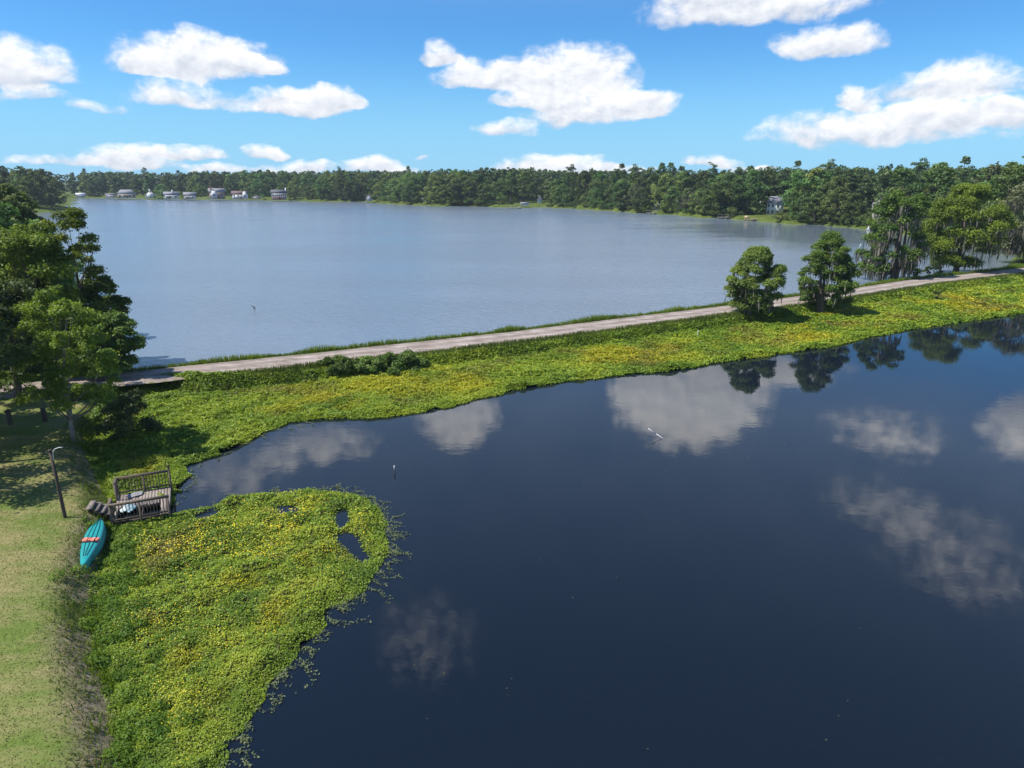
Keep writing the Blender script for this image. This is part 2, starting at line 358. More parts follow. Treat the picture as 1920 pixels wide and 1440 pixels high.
# ------------------------------------------------------------------ the lie of the land
ROAD = np.array([(-120, 22), (-75, 33), (-52, 41.5), (-40, 46.5), (-30, 51.6), (-18, 57.2), (0, 66.2), (14.3, 74.4), (30, 83.2), (45, 92.4), (62, 103.8), (84.5, 115.6), (100, 124), (130, 139), (220, 170)], float)
ROAD_S = resample(np.array(ROAD), 1.0)
for _ in range(6): ROAD_S[1:-1] = (ROAD_S[:-2] + 2 * ROAD_S[1:-1] + ROAD_S[2:]) / 4
ROAD_C = ROAD_S[(ROAD_S[:, 0] > -60) & (ROAD_S[:, 0] < 170)][::7]
def off_line(P, d):
    t = np.gradient(P, axis=0); t /= np.linalg.norm(t, axis=1)[:, None]
    return P + np.stack([t[:, 1], -t[:, 0]], 1) * d          # + is the pond side
far_px = [(118, 385), (126, 372), (200, 371.5), (300, 373), (400, 374), (540, 376), (600, 378), (680, 378.5), (740, 383), (830, 387), (930, 388), (1000, 388.5), (1060, 390.5), (1150, 396),
          (1200, 400), (1260, 403), (1310, 408), (1400, 412), (1440, 417), (1480, 420), (1550, 423), (1600, 428), (1640, 431), (1700, 440), (1770, 452), (1840, 466), (1905, 478)]
FAR = [G(x, y, LAKE_Z) for x, y in far_px]
left_px = [(235, 690), (205, 640), (160, 560), (95, 480), (50, 430), (35, 405), (62, 399), (108, 395)]
near_lake = [tuple(p) for p in off_line(ROAD_S, -3.7) if -33 < p[0] < 92][::8]
LAKE = [G(x, y, LAKE_Z) for x, y in left_px] + FAR + near_lake[::-1]
near_bank = [G(x, y, 0.1) for x, y in [(262, 728), (215, 765), (178, 815), (172, 850), (196, 895), (212, 935), (222, 985), (208, 1030), (198, 1090), (188, 1150), (203, 1230), (226, 1300), (240, 1380), (256, 1440), (270, 1560)]]
pond_dam = [tuple(p) for p in off_line(ROAD_S, 4.3) if -24 < p[0] < 160][::8]
POND = near_bank[::-1] + pond_dam + [(180, 120), (180, -80), (-2, -80), (-7, 0)]
def ground_z(x, y):
    x, y = np.asarray(x, float), np.asarray(y, float)
    dr = dist_line(ROAD_C, x, y); sl = sdist(LAKE, x, y); sp_ = sdist(POND, x, y)
    land = 0.98 + 0.10 * (fbm(x, y, 7.0, 3) - 0.5) + np.clip((np.hypot(x, y) - 150) / 300, 0, 1) * 1.2
    land = np.where(dr < 12, land + (1.0 - land) * sstep(12, 3, dr), land)
    b = 0.25 * (fbm(x, y, 1.5, 5) - 0.5)
    def edge(s, hb, wl, w): return np.where(s > 0, wl - 0.03 + (hb - wl + 0.03) * sstep(0, w, s + b), wl - 0.03 + np.maximum(-1.4, s * 0.55))
    return np.minimum(edge(sl, land, LAKE_Z, 1.5), edge(sp_, land, 0.0, 1.5))
def axis(fine0, fine1, step, lo, hi, g=1.16, cap=14, cap_to=650):
    a = list(np.arange(fine0, fine1, step)); s = step
    while a[-1] < hi: s = min(s * g, cap if a[-1] < cap_to else 400); a.append(a[-1] + s)
    s = step; b = [fine0]
    while b[-1] > lo: s = min(s * g, cap if b[-1] > -cap_to else 400); b.append(b[-1] - s)
    return np.array(b[:0:-1] + a)
def build_ground():
    X = axis(-46, 100, 0.5, -4000, 4000); Y = axis(8, 126, 0.5, -600, 5000)
    x, y = np.meshgrid(X, Y); xs, ys = x.ravel(), y.ravel(); z = ground_z(xs, ys)
    nx, ny = len(X), len(Y); i = np.arange((ny - 1) * (nx - 1)); r, c = i // (nx - 1), i % (nx - 1); a = r * nx + c
    F = np.stack([a, a + 1, a + nx + 1, a + nx], 1)
    sp_ = sdist(POND, xs, ys)
    n = fbm(xs, ys, 2.2, 11)
    lawn = sstep(0.5, 1.3, sp_) * (xs < -8) * (ys < 46) * (ys > -60)
    bare = sstep(0.36, 0.56, n) * np.exp(-((sp_ - 0.75) / 0.55)**2) * (xs < -8) * (ys < 43)
    dr = dist_line(ROAD_S[::2], xs, ys)
    m, nt, out = new_mat('ground_soil_and_turf'); b = nt.nodes.new('ShaderNodeBsdfPrincipled'); pos = geo_pos(nt)
    rough_turf = ramp(nt, noise(nt, 0.35, 5, 0.6, pos), [(0.3, (0.045, 0.070, 0.014)), (0.55, (0.085, 0.115, 0.022)), (0.75, (0.13, 0.13, 0.035))])
    fine = noise(nt, 9.0, 4, 0.7, pos); big = noise(nt, 0.55, 5, 0.6, pos, stretch=(0.7, 1.7, 1))
    lawn_c = mixc(nt, ramp(nt, big, [(0.38, (0, 0, 0)), (0.62, (1, 1, 1))]), (0.112, 0.155, 0.034), (0.222, 0.200, 0.088))
    lawn_c = mixc(nt, 0.35, lawn_c, ramp(nt, fine, [(0.3, (0.3, 0.34, 0.25)), (0.7, (1.5, 1.45, 1.5))]), 'MULTIPLY')
    c = mixc(nt, attr(nt, 'lawn'), rough_turf, lawn_c)
    c = mixc(nt, attr(nt, 'bare'), c, mixc(nt, 0.7, ramp(nt, noise(nt, 3.0, 6, 0.7, pos), [(0.3, (0.15, 0.11, 0.075)), (0.5, (0.26, 0.20, 0.145)), (0.7, (0.36, 0.29, 0.22))]), ramp(nt, fine, [(0.3, (0.45, 0.45, 0.42)), (0.7, (1.4, 1.4, 1.4))]), 'MULTIPLY'))
    nt.links.new(c, b.inputs['Base Color']); b.inputs['Roughness'].default_value = 0.95; b.inputs['Specular IOR Level'].default_value = 0.1
    bp = nt.nodes.new('ShaderNodeBump'); bp.inputs['Distance'].default_value = 0.05; bp.inputs['Strength'].default_value = 0.7; nt.links.new(fine, bp.inputs['Height']); nt.links.new(bp.outputs[0], b.inputs['Normal'])
    nt.links.new(b.outputs[0], out.inputs[0])
    o = link('ground', mesh('ground', np.stack([xs, ys, z], 1), F, m, True, extra={'lawn': lawn, 'bare': np.clip(bare, 0, 1)}))
    tag(o, 'grassy ground, lawn and dam bank around the water', kind='structure')
build_ground()

def build_water():
    # two sheets that end inside the banks
    def sheet(name, P, z, mat, label):
        P = np.asarray(P); o = link(name, mesh(name, np.c_[P, np.full(len(P), z)], [tuple(range(len(P)))], mat)); tag(o, label, kind='structure')
    lk = [G(x, y, LAKE_Z) for x, y in left_px]; lk = [(x - 6, y) for x, y in lk]
    fr = np.array(FAR); c = np.array([0., 150.]); d = fr - c; d /= np.linalg.norm(d, axis=1)[:, None]; fr = fr + d * 5
    nl = [tuple(p) for p in off_line(ROAD_S, -2.4) if -36 < p[0] < 100][::3]
    sheet('lake', lk + [tuple(p) for p in fr] + nl[::-1], LAKE_Z, M['lake'], 'wide rippled grey blue lake beyond the dam road')
    nb = [(x - 0.9, y) for x, y in near_bank]
    pd = [tuple(p) for p in off_line(ROAD_S, 3.4) if -26 < p[0] < 165][::3]
    sheet('pond', nb[::-1] + pd + [(181, 120), (181, -80), (-2.6, -80), (-8, 0)], 0.0, M['pond'], 'still dark pond mirroring the clouds in the foreground')
build_water()

def build_road():
    P = ROAD_S; n = 9; offs = np.linspace(-2.25, 2.25, n); V = []
    wob = fbm(np.arange(len(P)).astype(float), np.zeros(len(P)), 5.0, 21) - 0.5; wob2 = fbm(np.arange(len(P)).astype(float), np.ones(len(P)) * 50, 4.0, 33) - 0.5
    rows = []
    for k, d in enumerate(offs):
        dd = d + (wob * 0.7 if k == 0 else wob2 * 0.7 if k == n - 1 else 0)
        t = np.gradient(P, axis=0); t /= np.linalg.norm(t, axis=1)[:, None]
        q = P + np.stack([t[:, 1], -t[:, 0]], 1) * np.reshape(dd, (-1, 1))
        z = 1.045 - 0.018 * (d / 2.25)**2 - 0.03 * (abs(abs(d) - 0.8) < 0.4) - (0.06 if k in (0, n - 1) else 0)
        rows.append(np.c_[q, np.full(len(P), z)])
    A = np.stack(rows, 1); m_ = len(P); i = np.arange((m_ - 1) * (n - 1)); r, c = i // (n - 1), i % (n - 1); a = r * n + c
    cross = np.tile(offs / 2.25, m_)
    m, nt, out = new_mat('gravel_and_dirt'); b = nt.nodes.new('ShaderNodeBsdfPrincipled'); pos = geo_pos(nt)
    base = ramp(nt, noise(nt, 0.9, 6, 0.65, pos, stretch=(0.6, 1.6, 1)), [(0.28, (0.150, 0.120, 0.098)), (0.5, (0.250, 0.212, 0.190)), (0.72, (0.38, 0.335, 0.31))])
    grit = noise(nt, 22, 3, 0.7, pos)
    base = mixc(nt, 0.5, base, ramp(nt, grit, [(0.3, (0.65, 0.65, 0.65)), (0.7, (1.3, 1.3, 1.3))]), 'MULTIPLY')
    # packed wheel tracks are paler, the verge is dusty green
    cr = attr(nt, 'cross'); ab = nt.nodes.new('ShaderNodeMath'); ab.operation = 'ABSOLUTE'; nt.links.new(cr, ab.inputs[0])
    tr = ramp(nt, ab.outputs[0], [(0.12, (0, 0, 0)), (0.3, (1, 1, 1)), (0.5, (1, 1, 1)), (0.62, (0, 0, 0))])
    base = mixc(nt, 1.0, base, mixc(nt, tr, (0.90, 0.88, 0.86), (1.18, 1.17, 1.16)), 'MULTIPLY')
    ed = nt.nodes.new('ShaderNodeMath'); ed.operation = 'ADD'; nt.links.new(ab.outputs[0], ed.inputs[0])
    en = nt.nodes.new('ShaderNodeMath'); en.operation = 'MULTIPLY_ADD'; nt.links.new(noise(nt, 1.7, 4, 0.7, pos), en.inputs[0]); en.inputs[1].default_value = 0.5; en.inputs[2].default_value = -0.25; nt.links.new(en.outputs[0], ed.inputs[1])
    base = mixc(nt, ramp(nt, ed.outputs[0], [(0.88, (0, 0, 0)), (1.0, (1, 1, 1))]), base, (0.10, 0.115, 0.035))
    nt.links.new(base, b.inputs['Base Color']); b.inputs['Roughness'].default_value = 0.95; b.inputs['Specular IOR Level'].default_value = 0.15
    bp = nt.nodes.new('ShaderNodeBump'); bp.inputs['Distance'].default_value = 0.03; bp.inputs['Strength'].default_value = 0.6; nt.links.new(grit, bp.inputs['Height']); nt.links.new(bp.outputs[0], b.inputs['Normal'])
    nt.links.new(b.outputs[0], out.inputs[0])
    o = link('dirt_road', mesh('dirt_road', A.reshape(-1, 3), np.stack([a, a + 1, a + n + 1, a + n], 1), m, True, extra={'cross': cross}))
    tag(o, 'pale gravel road running along the top of the dam', kind='structure')
build_road()

# ------------------------------------------------------------------ leaves and blades
def norm(a): return a / np.maximum(np.linalg.norm(a, axis=1), 1e-6)[:, None]
def diamonds(C, Nn, S, asp, rg):
    n = len(C); r = rg.normal(size=(n, 3)); t = norm(np.cross(Nn, r)); b = np.cross(Nn, t)
    S = np.reshape(S, (-1, 1)); fold = Nn * S * 0.22
    V = np.stack([C + t * S, C + b * S * asp + fold, C - t * S, C - b * S * asp + fold], 1).reshape(-1, 3)
    return V, np.arange(4 * n).reshape(n, 4)
def blades(B, Hh, W, lean, rg):
    """tapering blades: base points, heights, widths"""
    n = len(B); a = rg.uniform(0, 2 * np.pi, n); s = np.stack([np.cos(a), np.sin(a), np.zeros(n)], 1)
    la = rg.uniform(0, 2 * np.pi, n); l = np.stack([np.cos(la), np.sin(la), np.zeros(n)], 1) * (Hh * lean * rg.uniform(0.2, 1, n))[:, None]
    up = np.array([0, 0, 1.0]) * Hh[:, None]; w = s * W[:, None] / 2
    mid = B + up * 0.55 + l * 0.35
    V = np.stack([B - w, B + w, mid + w * 0.8, mid - w * 0.8, B + up + l], 1).reshape(-1, 3)
    i = np.arange(n) * 5
    return V, [np.stack([i, i + 1, i + 2, i + 3], 1), np.stack([i + 3, i + 2, i + 4], 1)]
def scatter(P, n, rg):
    P = np.asarray(P); lo, hi = P.min(0), P.max(0); out = []; k = 0
    while k < n:
        q = rg.uniform(lo, hi, (n, 2)); q = q[inside(P, q[:, 0], q[:, 1])]; out.append(q); k += len(q)
        if len(q) == 0: break
    return np.concatenate(out)[:n]
def stuff(name, me, label): return tag(link(name, me), label, kind='stuff')

# ------------------------------------------------------------------ floating primrose
edge_px = [(322, 960), (338, 932), (345, 912), (362, 892), (350, 878), (378, 866), (420, 851), (452, 838), (500, 812), (540, 796), (585, 788), (640, 787), (700, 786), (760, 779), (800, 773), (850, 764), (900, 748),
           (940, 741), (960, 733), (1000, 728), (1060, 716), (1120, 711), (1200, 702), (1245, 700), (1290, 693), (1340, 683), (1420, 672), (1490, 661), (1560, 652), (1620, 636), (1700, 621), (1800, 606), (1920, 589), (2060, 566)]
DAM_MAT = [G(x, y) for x, y in edge_px] + [tuple(p) for p in off_line(ROAD_S, 3.1) if -22 < p[0] < 88][::-2] + [G(x, y, 0.1) for x, y in [(250, 722), (200, 765), (158, 815), (158, 850), (178, 895), (198, 935)]]
NEAR_MAT = [G(x, y) for x, y in [(222, 985), (330, 962), (360, 957), (400, 950), (430, 934), (470, 928), (520, 923), (580, 917), (640, 920), (690, 936), (715, 957), (728, 985), (736, 1020), (725, 1055), (704, 1085), (690, 1110), (650, 1130),
            (622, 1142), (612, 1175), (590, 1202), (570, 1218), (545, 1247), (520, 1266), (502, 1288), (498, 1312), (470, 1350), (450, 1385), (432, 1420), (420, 1445), (405, 1520), (385, 1640)]] + [G(x, y, 0.1) for x, y in [(240, 1640), (226, 1440), (208, 1380), (195, 1300), (174, 1230), (162, 1150), (172, 1090), (190, 1030)]]
HOLES = [[G(x, y) for x, y in h] for h in ([(632, 1005), (650, 1000), (668, 1010), (672, 1028), (688, 1046), (680, 1052), (660, 1035), (645, 1022)], [(632, 962), (646, 958), (650, 980), (638, 990)], [(525, 952), (548, 952), (556, 962), (530, 966)], [(372, 968), (400, 958), (406, 964), (380, 976)])]
def hole_field(x, y):
    d = np.full(x.shape, 9.0)
    for h in HOLES: d = np.minimum(d, sdist(h, x, y))
    return d
def mat_height(x, y, sd_edge, seed):
    h = 0.08 + 0.75 * np.clip(fbm(x, y, 1.5, seed) - 0.36, 0, 1) + 0.26 * (fbm(x, y, 0.45, seed + 9, 2) - 0.5)
    return np.maximum(h * sstep(0.0, 0.7, sd_edge), 0.012)
def primrose(name, P, seed, dens, size_k, label, flower_n, flower_label, zones):
    rg = np.random.default_rng(seed); Pa = np.asarray(P)
    area = abs(np.sum(Pa[:, 0] * np.roll(Pa[:, 1], -1) - np.roll(Pa[:, 0], -1) * Pa[:, 1])) / 2
    q = scatter(P, int(area * dens), rg); x, y = q[:, 0], q[:, 1]
    dist = np.hypot(x, y); size = np.maximum(dist * size_k, 0.028)
    # fewer, larger leaves with distance: keep the cover even
    keep = rg.uniform(size=len(x)) < np.clip((size.min() / size)**2 * zones.get('boost', 1.0), 0, 1); x, y, dist, size = x[keep], y[keep], dist[keep], size[keep]
    e = dist_line(P, x, y, True); hf = hole_field(x, y)
    rag = 0.9 * (fbm(x, y, 0.9, seed + 3) - 0.42)
    k = (hf > 0.05 + 0.25 * rg.uniform(size=len(x))) & ((e > rag) | (ground_z(x, y) > -0.2)); x, y, dist, size, e, hf = x[k], y[k], dist[k], size[k], e[k], hf[k]
    gz = np.maximum(ground_z(x, y), 0)
    h = mat_height(x, y, np.minimum(e, hf), seed) + gz
    lump = fbm(x, y, 1.5, seed); 
    z = h + rg.uniform(-0.02, 0.07, len(x)) * np.clip(dist / 30, 1, 2)
    tilt = rg.normal(size=(len(x), 3)) * 0.55; tilt[:, 2] = 1.0
    patch = fbm(x, y, zones['patch'], seed + 40, 3)
    tint = np.clip(0.45 + (patch - 0.5) * 1.5 + rg.normal(size=len(x)) * 0.20, 0, 1)
    Nn = norm(tilt); V, F = diamonds(np.stack([x, y, z], 1), Nn, size * rg.uniform(0.7, 1.3, len(x)), 0.5, rg)
    dry = np.clip((fbm(x, y, zones['dry_scale'], seed + 60, 4) - zones['dry']) * 5, 0, 1) * sstep(0.8, 2.5, e) * rg.uniform(0.3, 1, len(x))
    gold = np.clip((fbm(x, y, zones['dry_scale'] * 1.3, seed + 90, 3) - zones['gold']) * 5, 0, 1) * sstep(0.6, 2.5, e) * rg.uniform(0.2, 1, len(x))
    me = mesh(name, V, F, zones['mat'], extra={'tint': np.repeat(tint, 4), 'dry': np.repeat(dry, 4), 'gold': np.repeat(gold, 4)}); stuff(name, me, label)
    # the tangle of stems under the leaves
    st = zones['grid']; X, Y = np.meshgrid(np.arange(Pa[:, 0].min(), Pa[:, 0].max(), st), np.arange(Pa[:, 1].min(), Pa[:, 1].max(), st)); xs, ys = X.ravel(), Y.ravel()
    ee = np.where(inside(P, xs, ys), dist_line(P, xs, ys, True), -1); hh = hole_field(xs, ys)
    rg2 = 0.9 * (fbm(xs, ys, 0.9, seed + 3) - 0.42)
    ok = (ee > np.maximum(rg2, 0.0) + 0.12) & (hh > 0.15)
    zz = mat_height(xs, ys, np.clip(np.minimum(ee, hh), 0, 9), seed) + np.maximum(ground_z(xs, ys), 0) - 0.03
    nx = X.shape[1]; i = np.arange((X.shape[0] - 1) * (nx - 1)); r, c = i // (nx - 1), i % (nx - 1); a = r * nx + c
    F = np.stack([a, a + 1, a + nx + 1, a + nx], 1); F = F[ok[F].all(1)]
    used = np.unique(F); remap = np.zeros(len(xs), int); remap[used] = np.arange(len(used))
    stuff('primrose_stem_tangle', mesh('primrose_stem_tangle', np.stack([xs, ys, zz], 1)[used], remap[F], M['tangle'], True), label.replace('leaves', 'stems') + ', dark layer beneath')
    # flowers
    q = scatter(P, flower_n * 5, rg); x, y = q[:, 0], q[:, 1]; e = dist_line(P, x, y, True); hf = hole_field(x, y)
    pr = np.clip((fbm(x, y, zones['patch'] * 1.2, seed + 77, 3) - 0.38) * 2.5, 0.10, 1) * sstep(0.4, 2.2, e) * (hf > 0.3)
    if 'flower_side' in zones: pr = pr * zones['flower_side'](x, y)
    k = rg.uniform(size=len(x)) < pr; x, y, e = x[k][:flower_n], y[k][:flower_n], e[k][:flower_n]
    z = mat_height(x, y, e, seed) + np.maximum(ground_z(x, y), 0) + 0.07 + rg.uniform(0, 0.06, len(x))
    tilt = rg.normal(size=(len(x), 3)) * 0.5; tilt[:, 2] = 1
    V, F = diamonds(np.stack([x, y, z], 1), norm(tilt), np.maximum(np.hypot(x, y) * size_k * 0.46, 0.016) * rg.uniform(0.7, 1.2, len(x)), 0.95, rg)
    stuff('primrose_flowers', mesh('primrose_flowers', V, F, M['petal']), flower_label)
def primrose_mat():
    m, nt, out = new_mat('primrose_carpet')
    c = ramp(nt, attr(nt, 'tint'), [(0.0, (0.105, 0.185, 0.018)), (0.5, (0.210, 0.300, 0.026)), (1.0, (0.33, 0.385, 0.035))])
    c = mixc(nt, attr(nt, 'dry'), c, (0.185, 0.140, 0.035)); c = mixc(nt, attr(nt, 'gold'), c, (0.42, 0.37, 0.014))
    b = nt.nodes.new('ShaderNodeBsdfPrincipled'); nt.links.new(c, b.inputs['Base Color']); b.inputs['Roughness'].default_value = 0.5; b.inputs['Specular IOR Level'].default_value = 0.25
    t = nt.nodes.new('ShaderNodeBsdfTranslucent'); nt.links.new(mixc(nt, 1.0, c, (1.2, 1.2, 0.5), 'MULTIPLY'), t.inputs[0])
    mx = nt.nodes.new('ShaderNodeMixShader'); mx.inputs[0].default_value = 0.3; nt.links.new(b.outputs[0], mx.inputs[1]); nt.links.new(t.outputs[0], mx.inputs[2]); nt.links.new(mx.outputs[0], out.inputs[0]); return m
M['carpet'] = primrose_mat()
M['tangle'] = surf('stem_tangle', (0.040, 0.055, 0.012), (0.07, 0.055, 0.022), 0.95, 3.0)
primrose('primrose_leaves', NEAR_MAT, 101, 1900, 0.00185, 'green primrose leaves floating in front of the wooden dock', 3600, 'yellow primrose flowers in front of the wooden dock',
         dict(patch=1.5, dry=0.53, dry_scale=1.7, gold=0.60, grid=0.16, mat=M['carpet']))
primrose('primrose_leaves', DAM_MAT, 202, 900, 0.00165, 'green primrose leaves floating along the dam', 5200, 'yellow primrose flowers along the dam',
         dict(patch=3.4, dry=0.53, dry_scale=4.0, gold=0.53, grid=0.3, mat=M['carpet'], boost=1.0))

def weeds():
    rg = np.random.default_rng(71); nb = resample(np.array([G(x, y, 0.2) for x, y in [(222, 990), (228, 1040), (222, 1090), (215, 1150), (232, 1230), (250, 1300), (262, 1380), (276, 1450), (290, 1540)]]), 0.05); C, Nn, S, T = [], [], [], []
    for i in range(190):
        c = nb[rg.integers(0, len(nb))] + rg.normal(size=2) * np.array([0.62, 0.3]); r = rg.uniform(0.15, 0.48); n = int(900 * r * r) + 40; d = norm(rg.normal(size=(n, 3))); d[:, 2] = np.abs(d[:, 2])
        z0 = max(float(ground_z(np.array([c[0]]), np.array([c[1]]))[0]), 0.0)
        C.append(np.array([c[0], c[1], z0 + 0.05]) + d * r * rg.uniform(0.5, 1.05, n)[:, None] * [1, 1, rg.uniform(0.7, 1.2)]); Nn.append(norm(d * 0.6 + [0, 0, 0.6] + rg.normal(size=(n, 3)) * 0.5)); S.append(rg.uniform(0.03, 0.075, n)); T.append(np.clip(rg.uniform(0, 0.7) + rg.uniform(0, 0.3, n), 0, 1))
    C = np.concatenate(C); V, F = diamonds(C, np.concatenate(Nn), np.concatenate(S), 0.4, rg)
    stuff('bank_herbs', mesh('bank_herbs', V, F, M['herb'], tint=np.repeat(np.concatenate(T), 4)), 'vivid green leafy herbs in clumps along the near bank')
M['herb'] = leaf_mat('herb_leaves', (0.055, 0.125, 0.012), (0.150, 0.245, 0.022), 0.35, 0.0)
weeds()
def flotsam():
    rg = np.random.default_rng(88); q = np.stack([rg.uniform(-8, 30, 70), rg.uniform(14, 48, 70)], 1); C = np.c_[q, np.full(70, 0.012)]; t = rg.normal(size=(70, 3)) * 0.08; t[:, 2] = 1
    V, F = diamonds(C, norm(t), rg.uniform(0.015, 0.045, 70), 0.5, rg)
    stuff('floating_leaves', mesh('floating_leaves', V, F, M['primrose_grey'], tint=np.repeat(rg.uniform(0, 1, 70), 4)), 'tiny loose leaves floating on the open pond')
flotsam()
def runners():
    rg = np.random.default_rng(55); VV, FF, TT = [], [], []; n0 = 0
    P = resample(np.array([G(x, y) for x, y in [(400, 950), (430, 932), (520, 921), (640, 918), (700, 940), (728, 980), (738, 1020), (722, 1060), (700, 1090), (650, 1132), (618, 1145), (610, 1180), (570, 1220), (520, 1268), (498, 1300), (470, 1352), (440, 1400), (420, 1445), (405, 1500)]]), 0.14)
    P2 = resample(np.array([G(x, y) for x, y in [(335, 950), (350, 905), (360, 885), (420, 851), (500, 812), (585, 788)]]), 0.5)
    C, S = [], []
    for k, (p, long_) in enumerate([(p, 1.0) for p in P] + [(p, 0.7) for p in P2]):
        if rg.uniform() < 0.25: continue
        c = np.array(p) + rg.normal(size=2) * 0.22
        out = np.array([0.75, -0.35]) + rg.normal(size=2) * 0.55 if long_ == 1 else np.array([0.6, -0.5]) + rg.normal(size=2) * 0.6
        out /= np.linalg.norm(out); L = rg.uniform(0.2, 0.75) if rg.uniform() < 0.82 else rg.uniform(0.8, 1.7) * long_
        d = 0
        while d < L:
            for _ in range(2 if d > L * .5 else 4): C.append((*(c + out * d + rg.normal(size=2) * 0.045), rg.uniform(0.012, 0.07))); S.append(rg.uniform(0.03, 0.055))
            out = out + rg.normal(size=2) * 0.10; out /= np.linalg.norm(out); d += 0.07
    C = np.array(C); t = rg.normal(size=(len(C), 3)) * 0.45; t[:, 2] = 1
    V, F = diamonds(C, norm(t), np.array(S), 0.5, rg)
    stuff('primrose_runners', mesh('primrose_runners', V, F, M['primrose_grey'], tint=np.repeat(rg.uniform(0, 1, len(C)), 4)), 'pale green primrose runners trailing out over the pond')
runners()

# ------------------------------------------------------------------ grasses
def grass():
    rg = np.random.default_rng(66)
    def field(name, pts, hfun, w, lean, label, mat, tint_mu=0.5, zoff=-0.03):
        x, y = pts[:, 0], pts[:, 1]; z = ground_z(x, y) + zoff; k = z > -0.12; x, y, z = x[k], y[k], z[k]
        hh = hfun(x, y) * rg.uniform(0.55, 1.25, len(x)); V, F = blades(np.stack([x, y, z], 1), hh, np.full(len(x), w) * rg.uniform(0.7, 1.4, len(x)), lean, rg)
        t = np.clip(tint_mu + (fbm(x, y, 3.0, 8) - 0.5) * 1.3 + rg.normal(size=len(x)) * 0.2, 0, 1)
        stuff(name, mesh(name, V, F, mat, tint=np.repeat(t, 5)), label)
    S = ROAD_S[(ROAD_S[:, 0] > -34) & (ROAD_S[:, 0] < 100)]
    def strip(d0, d1, n, edge_noise=0.35):
        i = rg.uniform(0, len(S) - 1.01, n); a = i.astype(int); f = (i - a)[:, None]; t = np.gradient(S, axis=0); t /= np.linalg.norm(t, axis=1)[:, None]
        d = rg.uniform(d0, d1, n)[:, None]; p = S[a] * (1 - f) + S[a + 1] * f; return p + np.stack([t[a, 1], -t[a, 0]], 1) * d
    field('verge_grass', strip(-4.25, -2.05, 60000), lambda x, y: 0.28 + 0.75 * np.clip(fbm(x, y, 2.5, 4) - 0.25, 0, 1), 0.05, 0.5, 'long green grass on the lake side of the gravel road', M['grass'], 0.55)
    field('bank_grass', strip(2.05, 4.9, 52000), lambda x, y: 0.20 + 0.42 * np.clip(fbm(x, y, 3.0, 14) - 0.25, 0, 1), 0.06, 0.6, 'rough grass on the pond side of the gravel road', M['bankgrass'], 0.4)
    # tall reeds and sedge along the near bank
    nb = resample(np.array(near_bank), 0.1); nb = nb[(nb[:, 1] > 11)]
    i = rg.integers(0, len(nb), 15000); p = nb[i] + rg.normal(size=(len(i), 2)) * np.array([0.7, 0.3]) + np.array([0.15, 0])
    dens = fbm(p[:, 0], p[:, 1], 1.6, 31); k = rg.uniform(size=len(p)) < np.clip((dens - 0.34) * 4, 0, 1); p = p[k]
    dk = [math.hypot(a - (-17.6), b - 30.3) for a, b in p]; p = p[np.array(dk) > 1.5]
    field('bank_sedge', p, lambda x, y: 0.16 + 0.5 * np.clip(fbm(x, y, 1.1, 31) - 0.42, 0, 1) * 2.0, 0.03, 0.9, 'tall bright green sedge along the near bank', M['grass'], 0.6)
    q = nb[rg.integers(0, len(nb), 9000)] + rg.normal(size=(9000, 2)) * np.array([0.45, 0.3]) + np.array([-0.75, 0])
    field('bank_weeds', q, lambda x, y: 0.05 + 0.14 * fbm(x, y, 0.8, 3), 0.04, 1.2, 'short weeds and straw on the bare strip of the near bank', M['lawn'], 0.35)
    # mown lawn
    LW = [G(x, y, 1.0) for x, y in [(-60, 800), (130, 800), (165, 900), (185, 985), (170, 1060), (155, 1150), (150, 1250), (185, 1340), (220, 1450), (230, 1540), (-700, 1540), (-700, 800)]]
    field('lawn_grass', scatter(LW, 120000, rg), lambda x, y: 0.030 + 0.02 * fbm(x, y, 1.0, 3), 0.028, 1.2, 'mown lawn with dry straw patches', M['lawn'], 0.5, -0.008)
M['bankgrass'] = leaf_mat('bank_grass_blades', (0.062, 0.100, 0.015), (0.169, 0.200, 0.037), 0.3, 0.0)
grass()

